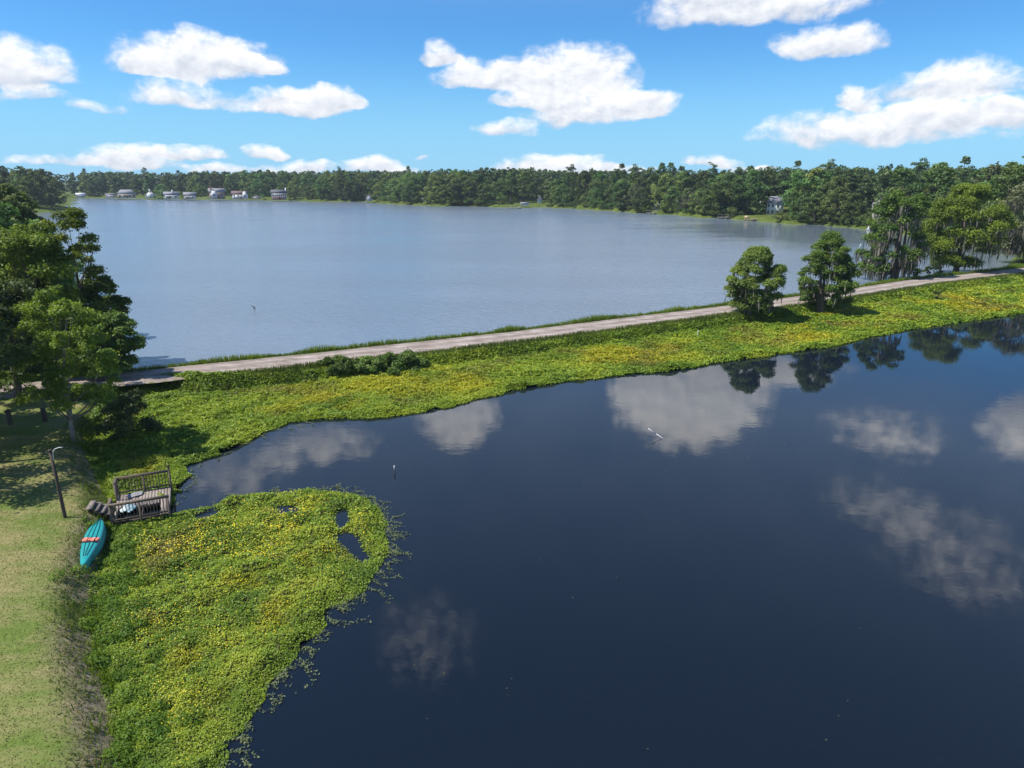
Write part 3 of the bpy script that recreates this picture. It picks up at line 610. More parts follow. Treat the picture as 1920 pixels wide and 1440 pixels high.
# ------------------------------------------------------------------ trees
def tree_meshes(seed, H, rad, base, nclump, nleaf, leaf, kind='round', trunk_r=0.25, mat='oak', bark='bark', moss=0, clump=(0.17, 0.32), lean=(0, 0), open_=0.0, limbs=10, leaf_asp=0.55, tintb=0.0, multi=1, skirt=0.22, irr=1.0):
    """returns trunk mesh, crown mesh and hanging moss mesh (or None); root at the origin"""
    rg = np.random.default_rng(seed); cz = (H + base) / 2; rz = (H - base) / 2
    lob = rg.uniform(0, 2 * np.pi, 4); amp = rg.uniform(0.05, 0.22, 4) * irr
    C, Rr = [], []
    for i in range(nclump):
        if kind == 'pine':
            f = rg.uniform(0, 1)**0.8; z = base + (H - base) * f; rr = rad * (1.0 - 0.75 * f**1.6) * rg.uniform(0.15, 0.95); a = rg.uniform(0, 2 * np.pi)
            C.append((rr * math.cos(a), rr * math.sin(a), z)); Rr.append(rad * rg.uniform(*clump) * (1.05 - 0.45 * f))
        elif kind == 'cone':
            f = rg.uniform(0, 1)**1.2; z = base + (H - base) * f; rr = rad * (1 - f)**0.8 * rg.uniform(0.3, 1); a = rg.uniform(0, 2 * np.pi)
            C.append((rr * math.cos(a), rr * math.sin(a), z)); Rr.append(rad * rg.uniform(*clump) * (1.1 - 0.7 * f))
        else:
            f = rg.uniform(0, 1) * 0.97; a = rg.uniform(0, 2 * np.pi)
            prof = max(0.04, math.sin(math.pi * (skirt + (1 - skirt) * f)))**0.62
            k = 1 + sum(amp[j] * math.cos((j + 1) * a + lob[j] + f * 2.0) for j in range(4))
            rr = rad * prof * k * rg.uniform(0.15, 1)**0.42
            C.append((rr * math.cos(a), rr * math.sin(a), base + (H - base) * f)); Rr.append(rad * rg.uniform(*clump))
    C = np.array(C); Rr = np.array(Rr); zt = (C[:, 2] + Rr * 0.55).max(); C[:, 2] = base + (C[:, 2] - base) * (H - base) / (zt - base)
    f = (C[:, 2] / H)[:, None]; C[:, :2] += np.array(lean) * f
    ct = rg.uniform(0.0, 0.65, nclump) + tintb
    wts = Rr**2; wts /= wts.sum(); ci = rg.choice(nclump, nleaf, p=wts)
    d = norm(rg.normal(size=(nleaf, 3))); d[:, 2] = np.where(d[:, 2] < -0.35, -d[:, 2], d[:, 2])
    sq = 0.55 if kind == 'pine' else 0.75
    rr = rg.uniform(0.35, 1.0, nleaf)**0.6 * (1 + 0.18 * rg.normal(size=nleaf))
    # twig structure: leaves bunch round a few twig ends of each clump
    tw = norm(rg.normal(size=(nclump, 9, 3))); pick = tw[ci, rg.integers(0, 9, nleaf)]; d = norm(d * 0.75 + pick * 0.7)
    pos = C[ci] + d * (Rr[ci] * rr)[:, None] * np.array([1, 1, sq])
    nn = norm(d * 0.55 + np.array([0, 0, 0.55]) + rg.normal(size=(nleaf, 3)) * 0.55)
    V, F = diamonds(pos, nn, leaf * rg.uniform(0.6, 1.35, nleaf), leaf_asp, rg)
    tint = np.clip(ct[ci] + rg.uniform(0, 0.35, nleaf), 0, 1)
    crown = mesh('crown', V, F, M[mat], tint=np.repeat(tint, 4))
    b = MB(); rnd = random.Random(seed)
    top = H * (0.96 if kind in ('pine', 'cone') else 0.72)
    for s in range(multi):
        o = Vector((0, 0, 0)) if multi == 1 else Vector((rnd.uniform(-1, 1), rnd.uniform(-1, 1), 0)) * trunk_r * 1.3
        pts = [Vector((o.x * (1 + 2.5 * t) + lean[0] * t + rnd.uniform(-1, 1) * 0.02 * H * t, o.y * (1 + 2.5 * t) + lean[1] * t + rnd.uniform(-1, 1) * 0.02 * H * t, -0.25 + (top + 0.25) * t)) for t in (0, 0.04, 0.2, 0.4, 0.6, 0.8, 1)]
        k = 1 if multi == 1 else 0.7
        b.tube(pts, [trunk_r * k * q for q in (1.45, 1.12, 0.95, 0.8, 0.6, 0.38, 0.12)], 8)
        for j in range(limbs // multi):
            c = Vector(C[rnd.randrange(nclump)]); t = min(0.9, max(0.22, (c.z - rnd.uniform(0.15, 0.35) * H) / top)); i0 = t * 6; q = min(int(i0), 5)
            fr = (0, 0.04, 0.2, 0.4, 0.6, 0.8, 1); 
            kx = next(x for x in range(6) if fr[x + 1] >= t); u = (t - fr[kx]) / (fr[kx + 1] - fr[kx]); a0 = pts[kx].lerp(pts[kx + 1], u)
            r0 = trunk_r * k * (0.8 - 0.6 * t); m_ = a0.lerp(c, 0.5) + Vector((0, 0, -0.06 * (c - a0).length if kind != 'pine' else 0))
            b.tube([a0, m_, c], [max(r0 * 0.6, 0.03), max(r0 * 0.4, 0.02), 0.012], 5, False)
    trunk = b.mesh('trunk', M[bark], True)
    mo = None
    if moss:
        low = np.argsort(C[:, 2] + rg.uniform(0, 0.5 * (H - base), nclump))[:max(4, int(nclump * 0.7))]
        k = rg.choice(low, moss); a = rg.uniform(0, 2 * np.pi, moss); q = C[k] + np.stack([np.cos(a), np.sin(a), np.full(moss, -0.25)], 1) * (Rr[k] * rg.uniform(0.2, 1.0, moss))[:, None]
        a2 = rg.integers(0, 6, moss) + k * 7; q[:, 0] += np.sin(a2 * 2.3) * 0.25; q[:, 1] += np.cos(a2 * 1.7) * 0.25
        Ln = rg.gamma(2.2, 0.38, moss) * H * 0.07; Ln = np.minimum(Ln, q[:, 2] - 0.3); Ln = np.maximum(Ln, 0.1)
        s = np.stack([np.cos(a + 1), np.sin(a + 1), np.zeros(moss)], 1) * (rg.uniform(0.05, 0.16, moss) * H / 12)[:, None]
        dz = np.array([0, 0, -1.0]) * Ln[:, None]; j = rg.normal(size=(moss, 3)) * 0.06
        V = np.stack([q - s * 0.5, q + s * 0.5, q + dz * 0.5 + s * 0.75 + j, q + dz * 0.5 - s * 0.75 + j, q + dz + s * 0.12 + j * 2, q + dz - s * 0.12 + j * 2], 1).reshape(-1, 3); i = np.arange(moss) * 6
        mo = mesh('hanging_moss', V, np.concatenate([np.stack([i, i + 1, i + 2, i + 3], 1), np.stack([i + 3, i + 2, i + 4, i + 5], 1)]), M['moss'], tint=np.repeat(rg.uniform(0, 1, moss), 6))
    return trunk, crown, mo
def plant_tree(name, loc, meshes, label, cat='tree', group=None, rz=0.0, scale=1.0):
    t = empty(name, loc, rz, scale); tag(t, label, cat, group)
    link('trunk', meshes[0], t); link('crown', meshes[1], t)
    if meshes[2]: link('hanging_moss', meshes[2], t)['kind'] = 'stuff'
    return t
def gz(x, y): return float(ground_z(np.array([x]), np.array([y]))[0])
def tree_at(name, x, y, top_py, label, **kw):
    z = gz(x, y); H = top_z(x, y, top_py) - z
    return plant_tree(name, (x, y, z), tree_meshes(H=H, base=kw.pop('basef', 0.25) * H, **kw), label, group=kw.get('group'))

# near trees at the left end of the dam
def col_x(px, y, z=8.0): return (px - 960) / 1280 * (y * math.cos(PITCH) + (CAM_H - z) * math.sin(PITCH))
def grove(name, px, y, top, label, **kw): tree_at(name, col_x(px, y), y, top, label, **kw)
tree_at('slender_tree', *G(135, 820, 0.9), 540, 'slender light green tree with pale straight trunk at the lawn corner', seed=1, rad=2.75, nclump=95, nleaf=22000, leaf=0.085, mat='maple', bark='bark_pale', trunk_r=0.14, basef=0.26, clump=(0.12, 0.24), limbs=22, lean=(0.5, 0.0), irr=1.3)
grove('broadleaf_tree', 138, 56.5, 394, 'narrow tree with spiky open top standing against the lake', seed=2, rad=2.7, nclump=52, nleaf=22000, leaf=0.11, mat='maple', trunk_r=0.22, basef=0.10, clump=(0.16, 0.34), limbs=18, lean=(0.5, 0))
grove('broadleaf_tree', 62, 53.5, 424, 'broad yellow green tree behind the slender tree', seed=12, rad=3.9, nclump=80, nleaf=40000, leaf=0.11, mat='maple', trunk_r=0.3, basef=0.12, clump=(0.12, 0.25), limbs=14)
grove('broadleaf_tree', 168, 58.0, 520, 'dark green tree leaning out over the lake below the spiky tree', seed=3, rad=2.7, nclump=70, nleaf=30000, leaf=0.115, mat='oak', trunk_r=0.25, basef=0.05, clump=(0.13, 0.27), lean=(0.8, 0))
grove('broadleaf_tree', 186, 52.4, 585, 'low dark tree overhanging the left end of the gravel road', seed=4, rad=2.0, nclump=70, nleaf=20000, leaf=0.12, mat='oak', trunk_r=0.2, basef=0.06, clump=(0.14, 0.28), lean=(0.9, 0))
grove('broadleaf_tree', -5, 47.0, 520, 'dark tree at the left edge above the rope posts', seed=5, rad=3.4, nclump=70, nleaf=20000, leaf=0.12, mat='gloom', trunk_r=0.25, basef=0.2, clump=(0.14, 0.26), lean=(0.8, -0.5))
grove('broadleaf_tree', 22, 66, 385, 'round grey green tree on the left behind the yellow green tree', seed=6, rad=4.6, nclump=90, nleaf=28000, leaf=0.17, mat='far_leaf', trunk_r=0.35, basef=0.10, clump=(0.13, 0.27))
grove('broadleaf_tree', -45, 56, 400, 'deep green tree cut by the left edge of the picture', seed=7, rad=4.6, nclump=80, nleaf=22000, leaf=0.16, mat='oak', trunk_r=0.3, basef=0.1, clump=(0.14, 0.28))
grove('broadleaf_tree', 25, 96, 347, 'pale topped tree rising at the upper left edge beyond the near grove', seed=8, rad=6.0, nclump=90, nleaf=22000, leaf=0.24, mat='far_leaf', trunk_r=0.4, basef=0.08, clump=(0.13, 0.26))
grove('broadleaf_tree', -40, 88, 352, 'rounded tree at the upper left corner of the near grove', seed=13, rad=6.0, nclump=80, nleaf=16000, leaf=0.25, mat='far_leaf', trunk_r=0.4, basef=0.08, clump=(0.13, 0.26))
tree_at('shrub', -24.6, 41.6, 735, 'dark dense shrub beside the slender tree trunk', seed=9, rad=1.75, nclump=34, nleaf=9000, leaf=0.085, mat='gloom', trunk_r=0.1, basef=0.02, clump=(0.2, 0.36))
tree_at('shrub', -27.2, 43.4, 735, 'low dark shrub under the slender tree by the rope fence', seed=10, rad=1.3, nclump=24, nleaf=5000, leaf=0.085, mat='oak', trunk_r=0.08, basef=0.02, clump=(0.2, 0.36))
# shade trees standing left of the lawn, mostly outside the picture
for i, (x, y, h, r, lab) in enumerate([(-30.6, 34.6, 10.5, 5.2, 'large dark tree at the left edge with boughs drooping over the lawn'), (-35.5, 29.0, 9.5, 3.9, 'leafy tree outside the left edge nearest the camera'), (-36.5, 39.8, 11.5, 4.2, 'tall leafy tree outside the left edge behind the large dark tree')]):
    plant_tree('shade_tree', (x, y, gz(x, y)), tree_meshes(20 + i, h, r, h * 0.30, 80, 22000, 0.12, mat='gloom' if i == 0 else 'oak', trunk_r=0.24, clump=(0.13, 0.24)), lab)

# trees standing on the dam
tree_at('mossy_tree', *G(1410, 588, 0.9), 464, 'left one of two bushy moss hung trees beside the gravel road', seed=31, irr=0.2, rad=3.0, nclump=130, nleaf=42000, leaf=0.11, mat='oak', trunk_r=0.42, basef=0.07, moss=620, clump=(0.13, 0.25), multi=2, tintb=0.0)
tree_at('mossy_tree', *G(1543, 575, 0.9), 436, 'right taller one of two bushy moss hung trees beside the gravel road', seed=32, irr=0.45, skirt=0.3, rad=3.2, nclump=140, nleaf=46000, leaf=0.11, mat='oak', trunk_r=0.40, basef=0.15, moss=520, clump=(0.12, 0.24), multi=2, tintb=0.1)
tree_at('mossy_cypress', 61.0, 109.8, 358, 'tall ragged tree draped in grey moss beside the gravel road', seed=33, irr=0.6, rad=4.9, nclump=90, nleaf=24000, leaf=0.18, mat='oak', trunk_r=0.6, basef=0.18, moss=1700, clump=(0.12, 0.23), multi=3, tintb=-0.1)
tree_at('broadleaf_tree', 76.0, 117.6, 347, 'dense bright green tree with domed crown beside the gravel road', seed=34, irr=0.4, rad=6.0, nclump=120, nleaf=52000, leaf=0.16, mat='maple', trunk_r=0.5, basef=0.2, moss=420, clump=(0.15, 0.26), skirt=0.12, tintb=0.3)
tree_at('mossy_tree', 98.5, 128.5, 330, 'grey moss laden tree leaning over the water at the right edge', seed=35, rad=8.0, nclump=85, nleaf=18000, leaf=0.22, mat='grey_leaf', trunk_r=0.5, basef=0.12, moss=2600, clump=(0.13, 0.25), lean=(-1.5, 0))
tree_at('broadleaf_tree', 96.5, 121.5, 372, 'green tree at the right edge where the gravel road leaves the picture', seed=36, rad=4.0, nclump=60, nleaf=12000, leaf=0.19, mat='maple', trunk_r=0.35, basef=0.35, clump=(0.15, 0.27))
tree_at('broadleaf_tree', 104, 117.0, 330, 'large tree beyond the right edge shading the gravel road', seed=37, rad=6.5, nclump=60, nleaf=12000, leaf=0.22, mat='oak', trunk_r=0.4, basef=0.25, clump=(0.15, 0.27), moss=300)
tree_at('broadleaf_tree', 118, 140, 318, 'wide olive tree behind the moss laden tree at the right edge', seed=38, rad=7.5, nclump=70, nleaf=14000, leaf=0.26, mat='grey_leaf', trunk_r=0.4, basef=0.1, clump=(0.15, 0.27), moss=600)
x, y = G(1752, 512, 0.8)
tree_at('shrub', x, y, 490, 'small dark shrub at the water edge between the two tall dam trees', seed=39, rad=1.5, nclump=22, nleaf=2500, leaf=0.15, mat='gloom', trunk_r=0.1, basef=0.02, clump=(0.22, 0.4))
x, y = G(1757, 557, 0.5)
tree_at('shrub', x, y, 546, 'tiny dark bush alone in the yellow flowers by the dam', seed=40, rad=0.75, nclump=12, nleaf=900, leaf=0.12, mat='gloom', trunk_r=0.05, basef=0.02, clump=(0.25, 0.45))
for i, (px, py, ty, r, lab) in enumerate([(640, 697, 670, 1.5, 'left dark bush of the clump below the gravel road'), (692, 691, 671, 1.35, 'middle dark bush of the clump below the gravel road'), (738, 688, 664, 1.4, 'right middle dark bush of the clump below the gravel road'), (768, 684, 660, 1.4, 'right dark bush of the clump below the gravel road')]):
    x, y = G(px, py, 0.5)
    tree_at('roadside_bush', x, y, ty, lab, seed=50 + i, rad=r, nclump=20, nleaf=4500, leaf=0.10, mat='oak', trunk_r=0.06, basef=0.02, clump=(0.24, 0.42))

# ------------------------------------------------------------------ the far shores
HOUSES = []      # (px, half width px) kept free of front trees
def copy_tree(root, loc, rz, scale, label, group):
    r = root.copy(); col.objects.link(r); r.location = loc; r.rotation_euler = (0, 0, rz); r.scale = scale; r['label'] = label; r['group'] = group
    for ch in root.children:
        c = ch.copy(); col.objects.link(c); c.parent = r
    return r
PROTO = {}
def protos():
    for i in range(5): PROTO['round', i] = tree_meshes(300 + i, 16, 5.8 + 0.4 * i, 0.6, 60, 4600, 0.40, mat='far_leaf', trunk_r=0.35, clump=(0.15, 0.29), limbs=6)
    for i in range(3): PROTO['tall', i] = tree_meshes(320 + i, 20, 5.0 + 0.4 * i, 2.0, 58, 4200, 0.40, mat='far_leaf', trunk_r=0.35, clump=(0.16, 0.3), limbs=6)
    for i in range(4): PROTO['pine', i] = tree_meshes(340 + i, 22, 3.9 + 0.4 * i, 8.5 + i, 36, 2600, 0.36, kind='pine', mat='pine', trunk_r=0.3, clump=(0.26, 0.45), limbs=10)
    for i in range(2): PROTO['cone', i] = tree_meshes(360 + i, 9.5, 2.1, 0.8, 34, 1600, 0.28, kind='cone', mat='far_leaf', trunk_r=0.18, clump=(0.3, 0.5), limbs=4)
    for i in range(3): PROTO['bush', i] = tree_meshes(380 + i, 4, 3.0, 0.0, 24, 1300, 0.27, mat='far_leaf', trunk_r=0.1, clump=(0.24, 0.4), limbs=2)
    PROTO['moss', 0] = tree_meshes(370, 15, 6.0, 1.5, 46, 3200, 0.38, mat='grey_leaf', trunk_r=0.4, clump=(0.15, 0.28), moss=500)
protos()
LANDMARKS = [(152, 'the white roofed boathouse'), (237, 'the grey roofed lake house'), (284, 'the white gabled cottage'), (340, 'the lone shore tree'), (408, 'the brown two storey house'), (450, 'the brown roofed house'), (524, 'the white and brick house'),
             (600, 'the empty far bank'), (690, 'the small pale house'), (800, 'the pale cottage'), (885, 'the dark wooded stretch'), (985, 'the low white boathouse'), (1090, 'the row of conical trees'), (1228, 'the small white shed'),
             (1310, 'the wooded point'), (1410, 'the tan wooden jetty'), (1460, 'the tall white house'), (1560, 'the dark inlet'), (1655, 'the white porch house'), (1800, 'the right hand shore')]
def near_mark(px): return min(LANDMARKS, key=lambda m: abs(m[0] - px))[1]
house_px = [(152, 12), (237, 20), (284, 13), (327, 15), (357, 12), (408, 19), (450, 18), (481, 11), (524, 18), (692, 9), (797, 8), (985, 14), (1012, 5), (1230, 8), (1446, 14), (1655, 16), (1410, 8), (1425, 6)]
house_y = {1446: 403, 1655: 412, 1425: 396, 1230: 394, 1012: 383, 797: 380, 692: 377}
def to_px(x, y, z):
    dz = z - CAM_H; d = y * math.cos(PITCH) - dz * math.sin(PITCH); return 960 + 1280 * x / d, 720 - 1280 * (y * math.sin(PITCH) + dz * math.cos(PITCH)) / d
def far_trees():
    rnd = random.Random(5)
    shore = resample(np.array(FAR[1:]), 1.0)
    t = np.gradient(shore, axis=0); t /= np.linalg.norm(t, axis=1)[:, None]; outn = np.stack([-t[:, 1], t[:, 0]], 1)
    count = {}
    def put(kind, x, y, H, w, where):
        for hx, hw_ in house_px:
            if hx in house_y and abs(to_px(x, y, 1)[0] - hx) < hw_ * (0.22 if hx == 1446 else 0.6) and math.hypot(x, y) < math.hypot(*G(hx, house_y[hx], 1.5)) + 6: return
        base = {'round': 16, 'tall': 20, 'pine': 22, 'cone': 9.5, 'moss': 15, 'bush': 4}[kind]
        n = {'round': 5, 'tall': 3, 'pine': 4, 'cone': 2, 'moss': 1, 'bush': 3}[kind]; i = rnd.randrange(n)
        px = to_px(x, y, 1)[0]
        if px < -60 or px > 1990: return
        names = {'round': 'shore_tree', 'tall': 'tall_shore_tree', 'pine': 'pine_tree', 'cone': 'conical_tree', 'moss': 'mossy_tree', 'bush': 'shore_bush'}
        what = {'round': 'round broadleaf tree', 'tall': 'tall broadleaf tree', 'pine': 'dark pine', 'cone': 'small conical green tree', 'moss': 'grey moss hung tree', 'bush': 'low bush'}[kind]
        label = f'{what} {where} near {near_mark(px)}' if 'promontory' not in where and kind != 'cone' else f'{what} {where}'; group = f'{what}s {where}'
        s = H / base; sc_ = (s * w, s * w, s); loc = (x, y, gz(x, y) - 0.1); rz = rnd.uniform(0, 6.28)
        if ('o', kind, i) not in count:
            count['o', kind, i] = plant_tree(names[kind], loc, PROTO[kind, i], label, 'tree', group, rz, sc_)
        else: copy_tree(count['o', kind, i], loc, rz, sc_, label, group)
    rows = [(4.5, 8.5, 'front'), (17, 9.5, 'mid'), (32, 9.0, 'back')]
    for off, step, row in rows:
        s = rnd.uniform(0, step)
        while s < len(shore) - 1:
            k = int(s); o = off + rnd.uniform(-2.5, 4); x, y = shore[k] + outn[k] * o; px = to_px(x, y, 1)[0]
            s += step * rnd.uniform(0.75, 1.3) * (1.15 if px < 560 else 0.92)
            free = any(abs(px - c) < w for c, w in house_px)
            if row == 'front':
                if free or 1062 < px < 1112: continue
                if px < 560 and rnd.random() < 0.3: continue
                if 930 < px < 1062 and rnd.random() < 0.5: continue
                H = rnd.uniform(8.5, 14.5); kind = 'moss' if rnd.random() < 0.10 and px > 1150 else 'round'
                put(kind, x, y, H, rnd.uniform(0.95, 1.25), 'at the water edge')
            elif row == 'mid':
                if any(abs(px - c) < w * 0.8 for c, w in house_px) and rnd.random() < 0.8: o += 14; x, y = shore[k] + outn[k] * o
                put('tall' if rnd.random() < 0.6 else 'round', x, y, rnd.uniform(14, 18.5), rnd.uniform(0.95, 1.2), 'in the second rank')
            else:
                put('pine' if rnd.random() < 0.62 else 'tall', x, y, rnd.uniform(17.5, 21.0) - (0.8 if px > 1500 else 0), rnd.uniform(0.95, 1.25), 'on the skyline')
    for px, py, h in [(1073, 391, 9.8), (1086, 391.5, 9.5), (1096, 392, 6.5), (1105, 392.5, 7.0), (1118, 393, 5.0)]:
        x, y = G(px, py - 3, 1.0); put('cone', x, y + 6, h, 0.85, 'in the row on the far lawn')
    for px, py, h in [(346, 373.0, 7.5), (304, 373.0, 13.0)]:
        x, y = G(px, py - 1.0, 1.0); put('round', x, y, h, 1.15, 'in front of the houses')
    s = 0.0
    while s < len(shore) - 1:
        k = int(s); s += 5.2 * rnd.uniform(0.6, 1.7); x, y = shore[k] + outn[k] * rnd.uniform(1.2, 3.5); px = to_px(x, y, 1)[0]
        if any(abs(px - c) < w for c, w in house_px) or (px < 600 and rnd.random() < 0.72) or 1000 < px < 1070: continue
        put('bush', x, y, rnd.uniform(1.2, 3.6), rnd.uniform(0.9, 1.3), 'on the water line')
    for px, off, h in [(272, 40, 23.5), (60, 60, 23), (640, 42, 23), (760, 42, 23), (1068, 40, 22.5), (1156, 40, 22.5), (1190, 38, 22), (1236, 40, 22.5), (1252, 42, 22.5), (1330, 40, 22), (1500, 45, 22), (1552, 50, 22.5), (1742, 60, 22), (1800, 62, 22.5), (1900, 70, 22)]:
        k = int(np.argmin([abs(to_px(*(shore[j] + outn[j] * off), 1)[0] - px) for j in range(len(shore))])); x, y = shore[k] + outn[k] * off
        if sdist(LAKE, np.array([x]), np.array([y]))[0] > 5: put('pine', x, y, h, 1.0, 'standing above the skyline')
    # left promontory
    for i in range(34):
        px, py = rnd.uniform(-70, 98), rnd.uniform(379, 394) if i > 13 else rnd.uniform(391.5, 393.5)
        x, y = G(px, py, 1.0)
        if sdist(LAKE, np.array([x]), np.array([y]))[0] < 1.5: continue
        put('tall' if i % 3 else 'round', x, y, rnd.uniform(14, 19) if i > 13 else rnd.uniform(11, 15), rnd.uniform(1.0, 1.25), 'on the left promontory')
    # right hand shore between dam and far shore
    for i in range(26):
        x, y = rnd.uniform(112, 190), rnd.uniform(135, 215)
        if sdist(LAKE, np.array([x]), np.array([y]))[0] < 2.5 or dist_line(ROAD_S, np.array([x]), np.array([y]))[0] < 7: continue
        put('moss' if i % 4 == 0 else 'tall' if i % 3 else 'round', x, y, rnd.uniform(14, 20), rnd.uniform(1.0, 1.2), 'on the right shore')
    # the wood behind, too far to tell one tree from the next
    rg = np.random.default_rng(9); C = []
    for off in list(np.arange(44, 150, 11)) + list(np.arange(165, 520, 26)):
        st = 7.5 if off < 150 else 15
        for k in range(0, len(shore), int(st)):
            p = shore[k] + outn[k] * (off + rg.uniform(-5, 5)); C.append((p[0] + rg.uniform(-3, 3), p[1], off))
    for _ in range(260): C.append((rg.uniform(-520, -260), rg.uniform(380, 640), 60))
    for _ in range(420): C.append((rg.uniform(118, 420), rg.uniform(150, 420), 60))
    for _ in range(760): C.append((rg.uniform(-420, -60), rg.uniform(44, 420), 30))
    for _ in range(420): C.append((rg.uniform(-700, 400), rg.uniform(760, 1150), 400))
    C = np.array(C); k = (sdist(LAKE, C[:, 0], C[:, 1]) > 9) & (dist_line(ROAD_S, C[:, 0], C[:, 1]) > 9) & (sdist(POND, C[:, 0], C[:, 1]) > 9) & (C[:, 1] > 30); C = C[k]
    VV, TT = [], []; base_z = ground_z(C[:, 0], C[:, 1])
    for (x, y, off), z0 in zip(C, base_z):
        dist = math.hypot(x, y)
        if x > y * 1.05 + 30 or x < -y * 1.9 - 60: continue
        n = int(np.clip(150000 / dist, 150, 480)); H = rg.uniform(15.5, 20.5) - (0.8 if x > 90 else 0) + (1.5 if dist > 800 else 0); r = rg.uniform(3.2, 5.2); pine = rg.uniform() < 0.5
        m = 16; cf = rg.uniform(0.12, 0.95, m); ca = rg.uniform(0, 6.28, m); cr = r * np.sqrt(np.clip(1 - ((cf - 0.5) / 0.52)**2, 0.03, 1)) * rg.uniform(0.2, 0.95, m)
        cc = np.stack([x + cr * np.cos(ca), y + cr * np.sin(ca), z0 + H * cf], 1); ci = rg.integers(0, m, n); d = norm(rg.normal(size=(n, 3))); d[:, 2] = np.abs(d[:, 2])
        p = cc[ci] + d * r * 0.36 * rg.uniform(0.6, 1.05, n)[:, None]
        S = rg.uniform(0.5, 0.9, n) * np.clip(dist / 420, 0.75, 1.5)
        V, _ = diamonds(p, norm(d * 0.6 + [0, 0, 0.5] + rg.normal(size=(n, 3)) * 0.5), S, 0.6, rg); VV.append(V)
        TT.append(np.repeat(np.clip((0.05 if pine else rg.uniform(0.15, 0.7)) + rg.uniform(0, 0.3, n), 0, 1), 4))
    V = np.concatenate(VV); stuff('distant_forest', mesh('distant_forest', V, np.arange(len(V)).reshape(-1, 4), M['forest'], tint=np.concatenate(TT)), 'distant dark green forest behind the far shore')
M['forest'] = leaf_mat('forest_leaves', (0.041, 0.079, 0.030), (0.160, 0.216, 0.064), 0.2, 0.0)
far_trees()

# ------------------------------------------------------------------ houses on the far shore
M['white_siding'] = surf('white_siding', (0.70, 0.70, 0.69), (0.60, 0.60, 0.59), 0.6, 3, (1, 1, 6))
M['grey_siding'] = surf('grey_siding', (0.42, 0.43, 0.44), (0.34, 0.35, 0.37), 0.7, 3, (1, 1, 6))
M['tan_siding'] = surf('tan_siding', (0.46, 0.40, 0.32), (0.38, 0.33, 0.26), 0.7, 3, (1, 1, 6))
M['brown_siding'] = surf('brown_siding', (0.27, 0.20, 0.16), (0.20, 0.15, 0.12), 0.7, 3, (1, 1, 6))
M['brick'] = surf('red_brick', (0.27, 0.11, 0.08), (0.19, 0.08, 0.06), 0.85, 5)
M['grey_roof'] = surf('grey_shingles', (0.25, 0.25, 0.28), (0.18, 0.18, 0.20), 0.85, 2)
M['dark_roof'] = surf('dark_shingles', (0.115, 0.12, 0.14), (0.08, 0.08, 0.10), 0.85, 2)
M['brown_roof'] = surf('brown_shingles', (0.17, 0.12, 0.11), (0.12, 0.085, 0.08), 0.85, 2)
M['white_roof'] = surf('pale_metal_roof', (0.72, 0.73, 0.74), (0.62, 0.63, 0.64), 0.45, 2, spec=0.5)
M['window_glass'] = surf('dark_window_glass', (0.03, 0.04, 0.05), (0.02, 0.025, 0.03), 0.08, 2, spec=0.6)
M['trim'] = surf('white_trim', (0.78, 0.78, 0.77), (0.70, 0.70, 0.69), 0.5)
M['tan_wood'] = surf('new_tan_timber', (0.48, 0.36, 0.22), (0.38, 0.28, 0.17), 0.8, 5, (6, 1, 1), rnd=0.1)
M['grey_wood'] = surf('grey_timber', (0.30, 0.28, 0.26), (0.20, 0.19, 0.18), 0.85, 5, (6, 1, 1), rnd=0.1)
def window(parent, x, y, z, w, h):
    f = MB().box((x, y - 0.03, z), (w + 0.22, 0.10, h + 0.22)).build('window', M['trim'], parent)
    MB().box((x, y - 0.10, z), (w, 0.06, h)).build('pane', M['window_glass'], f)
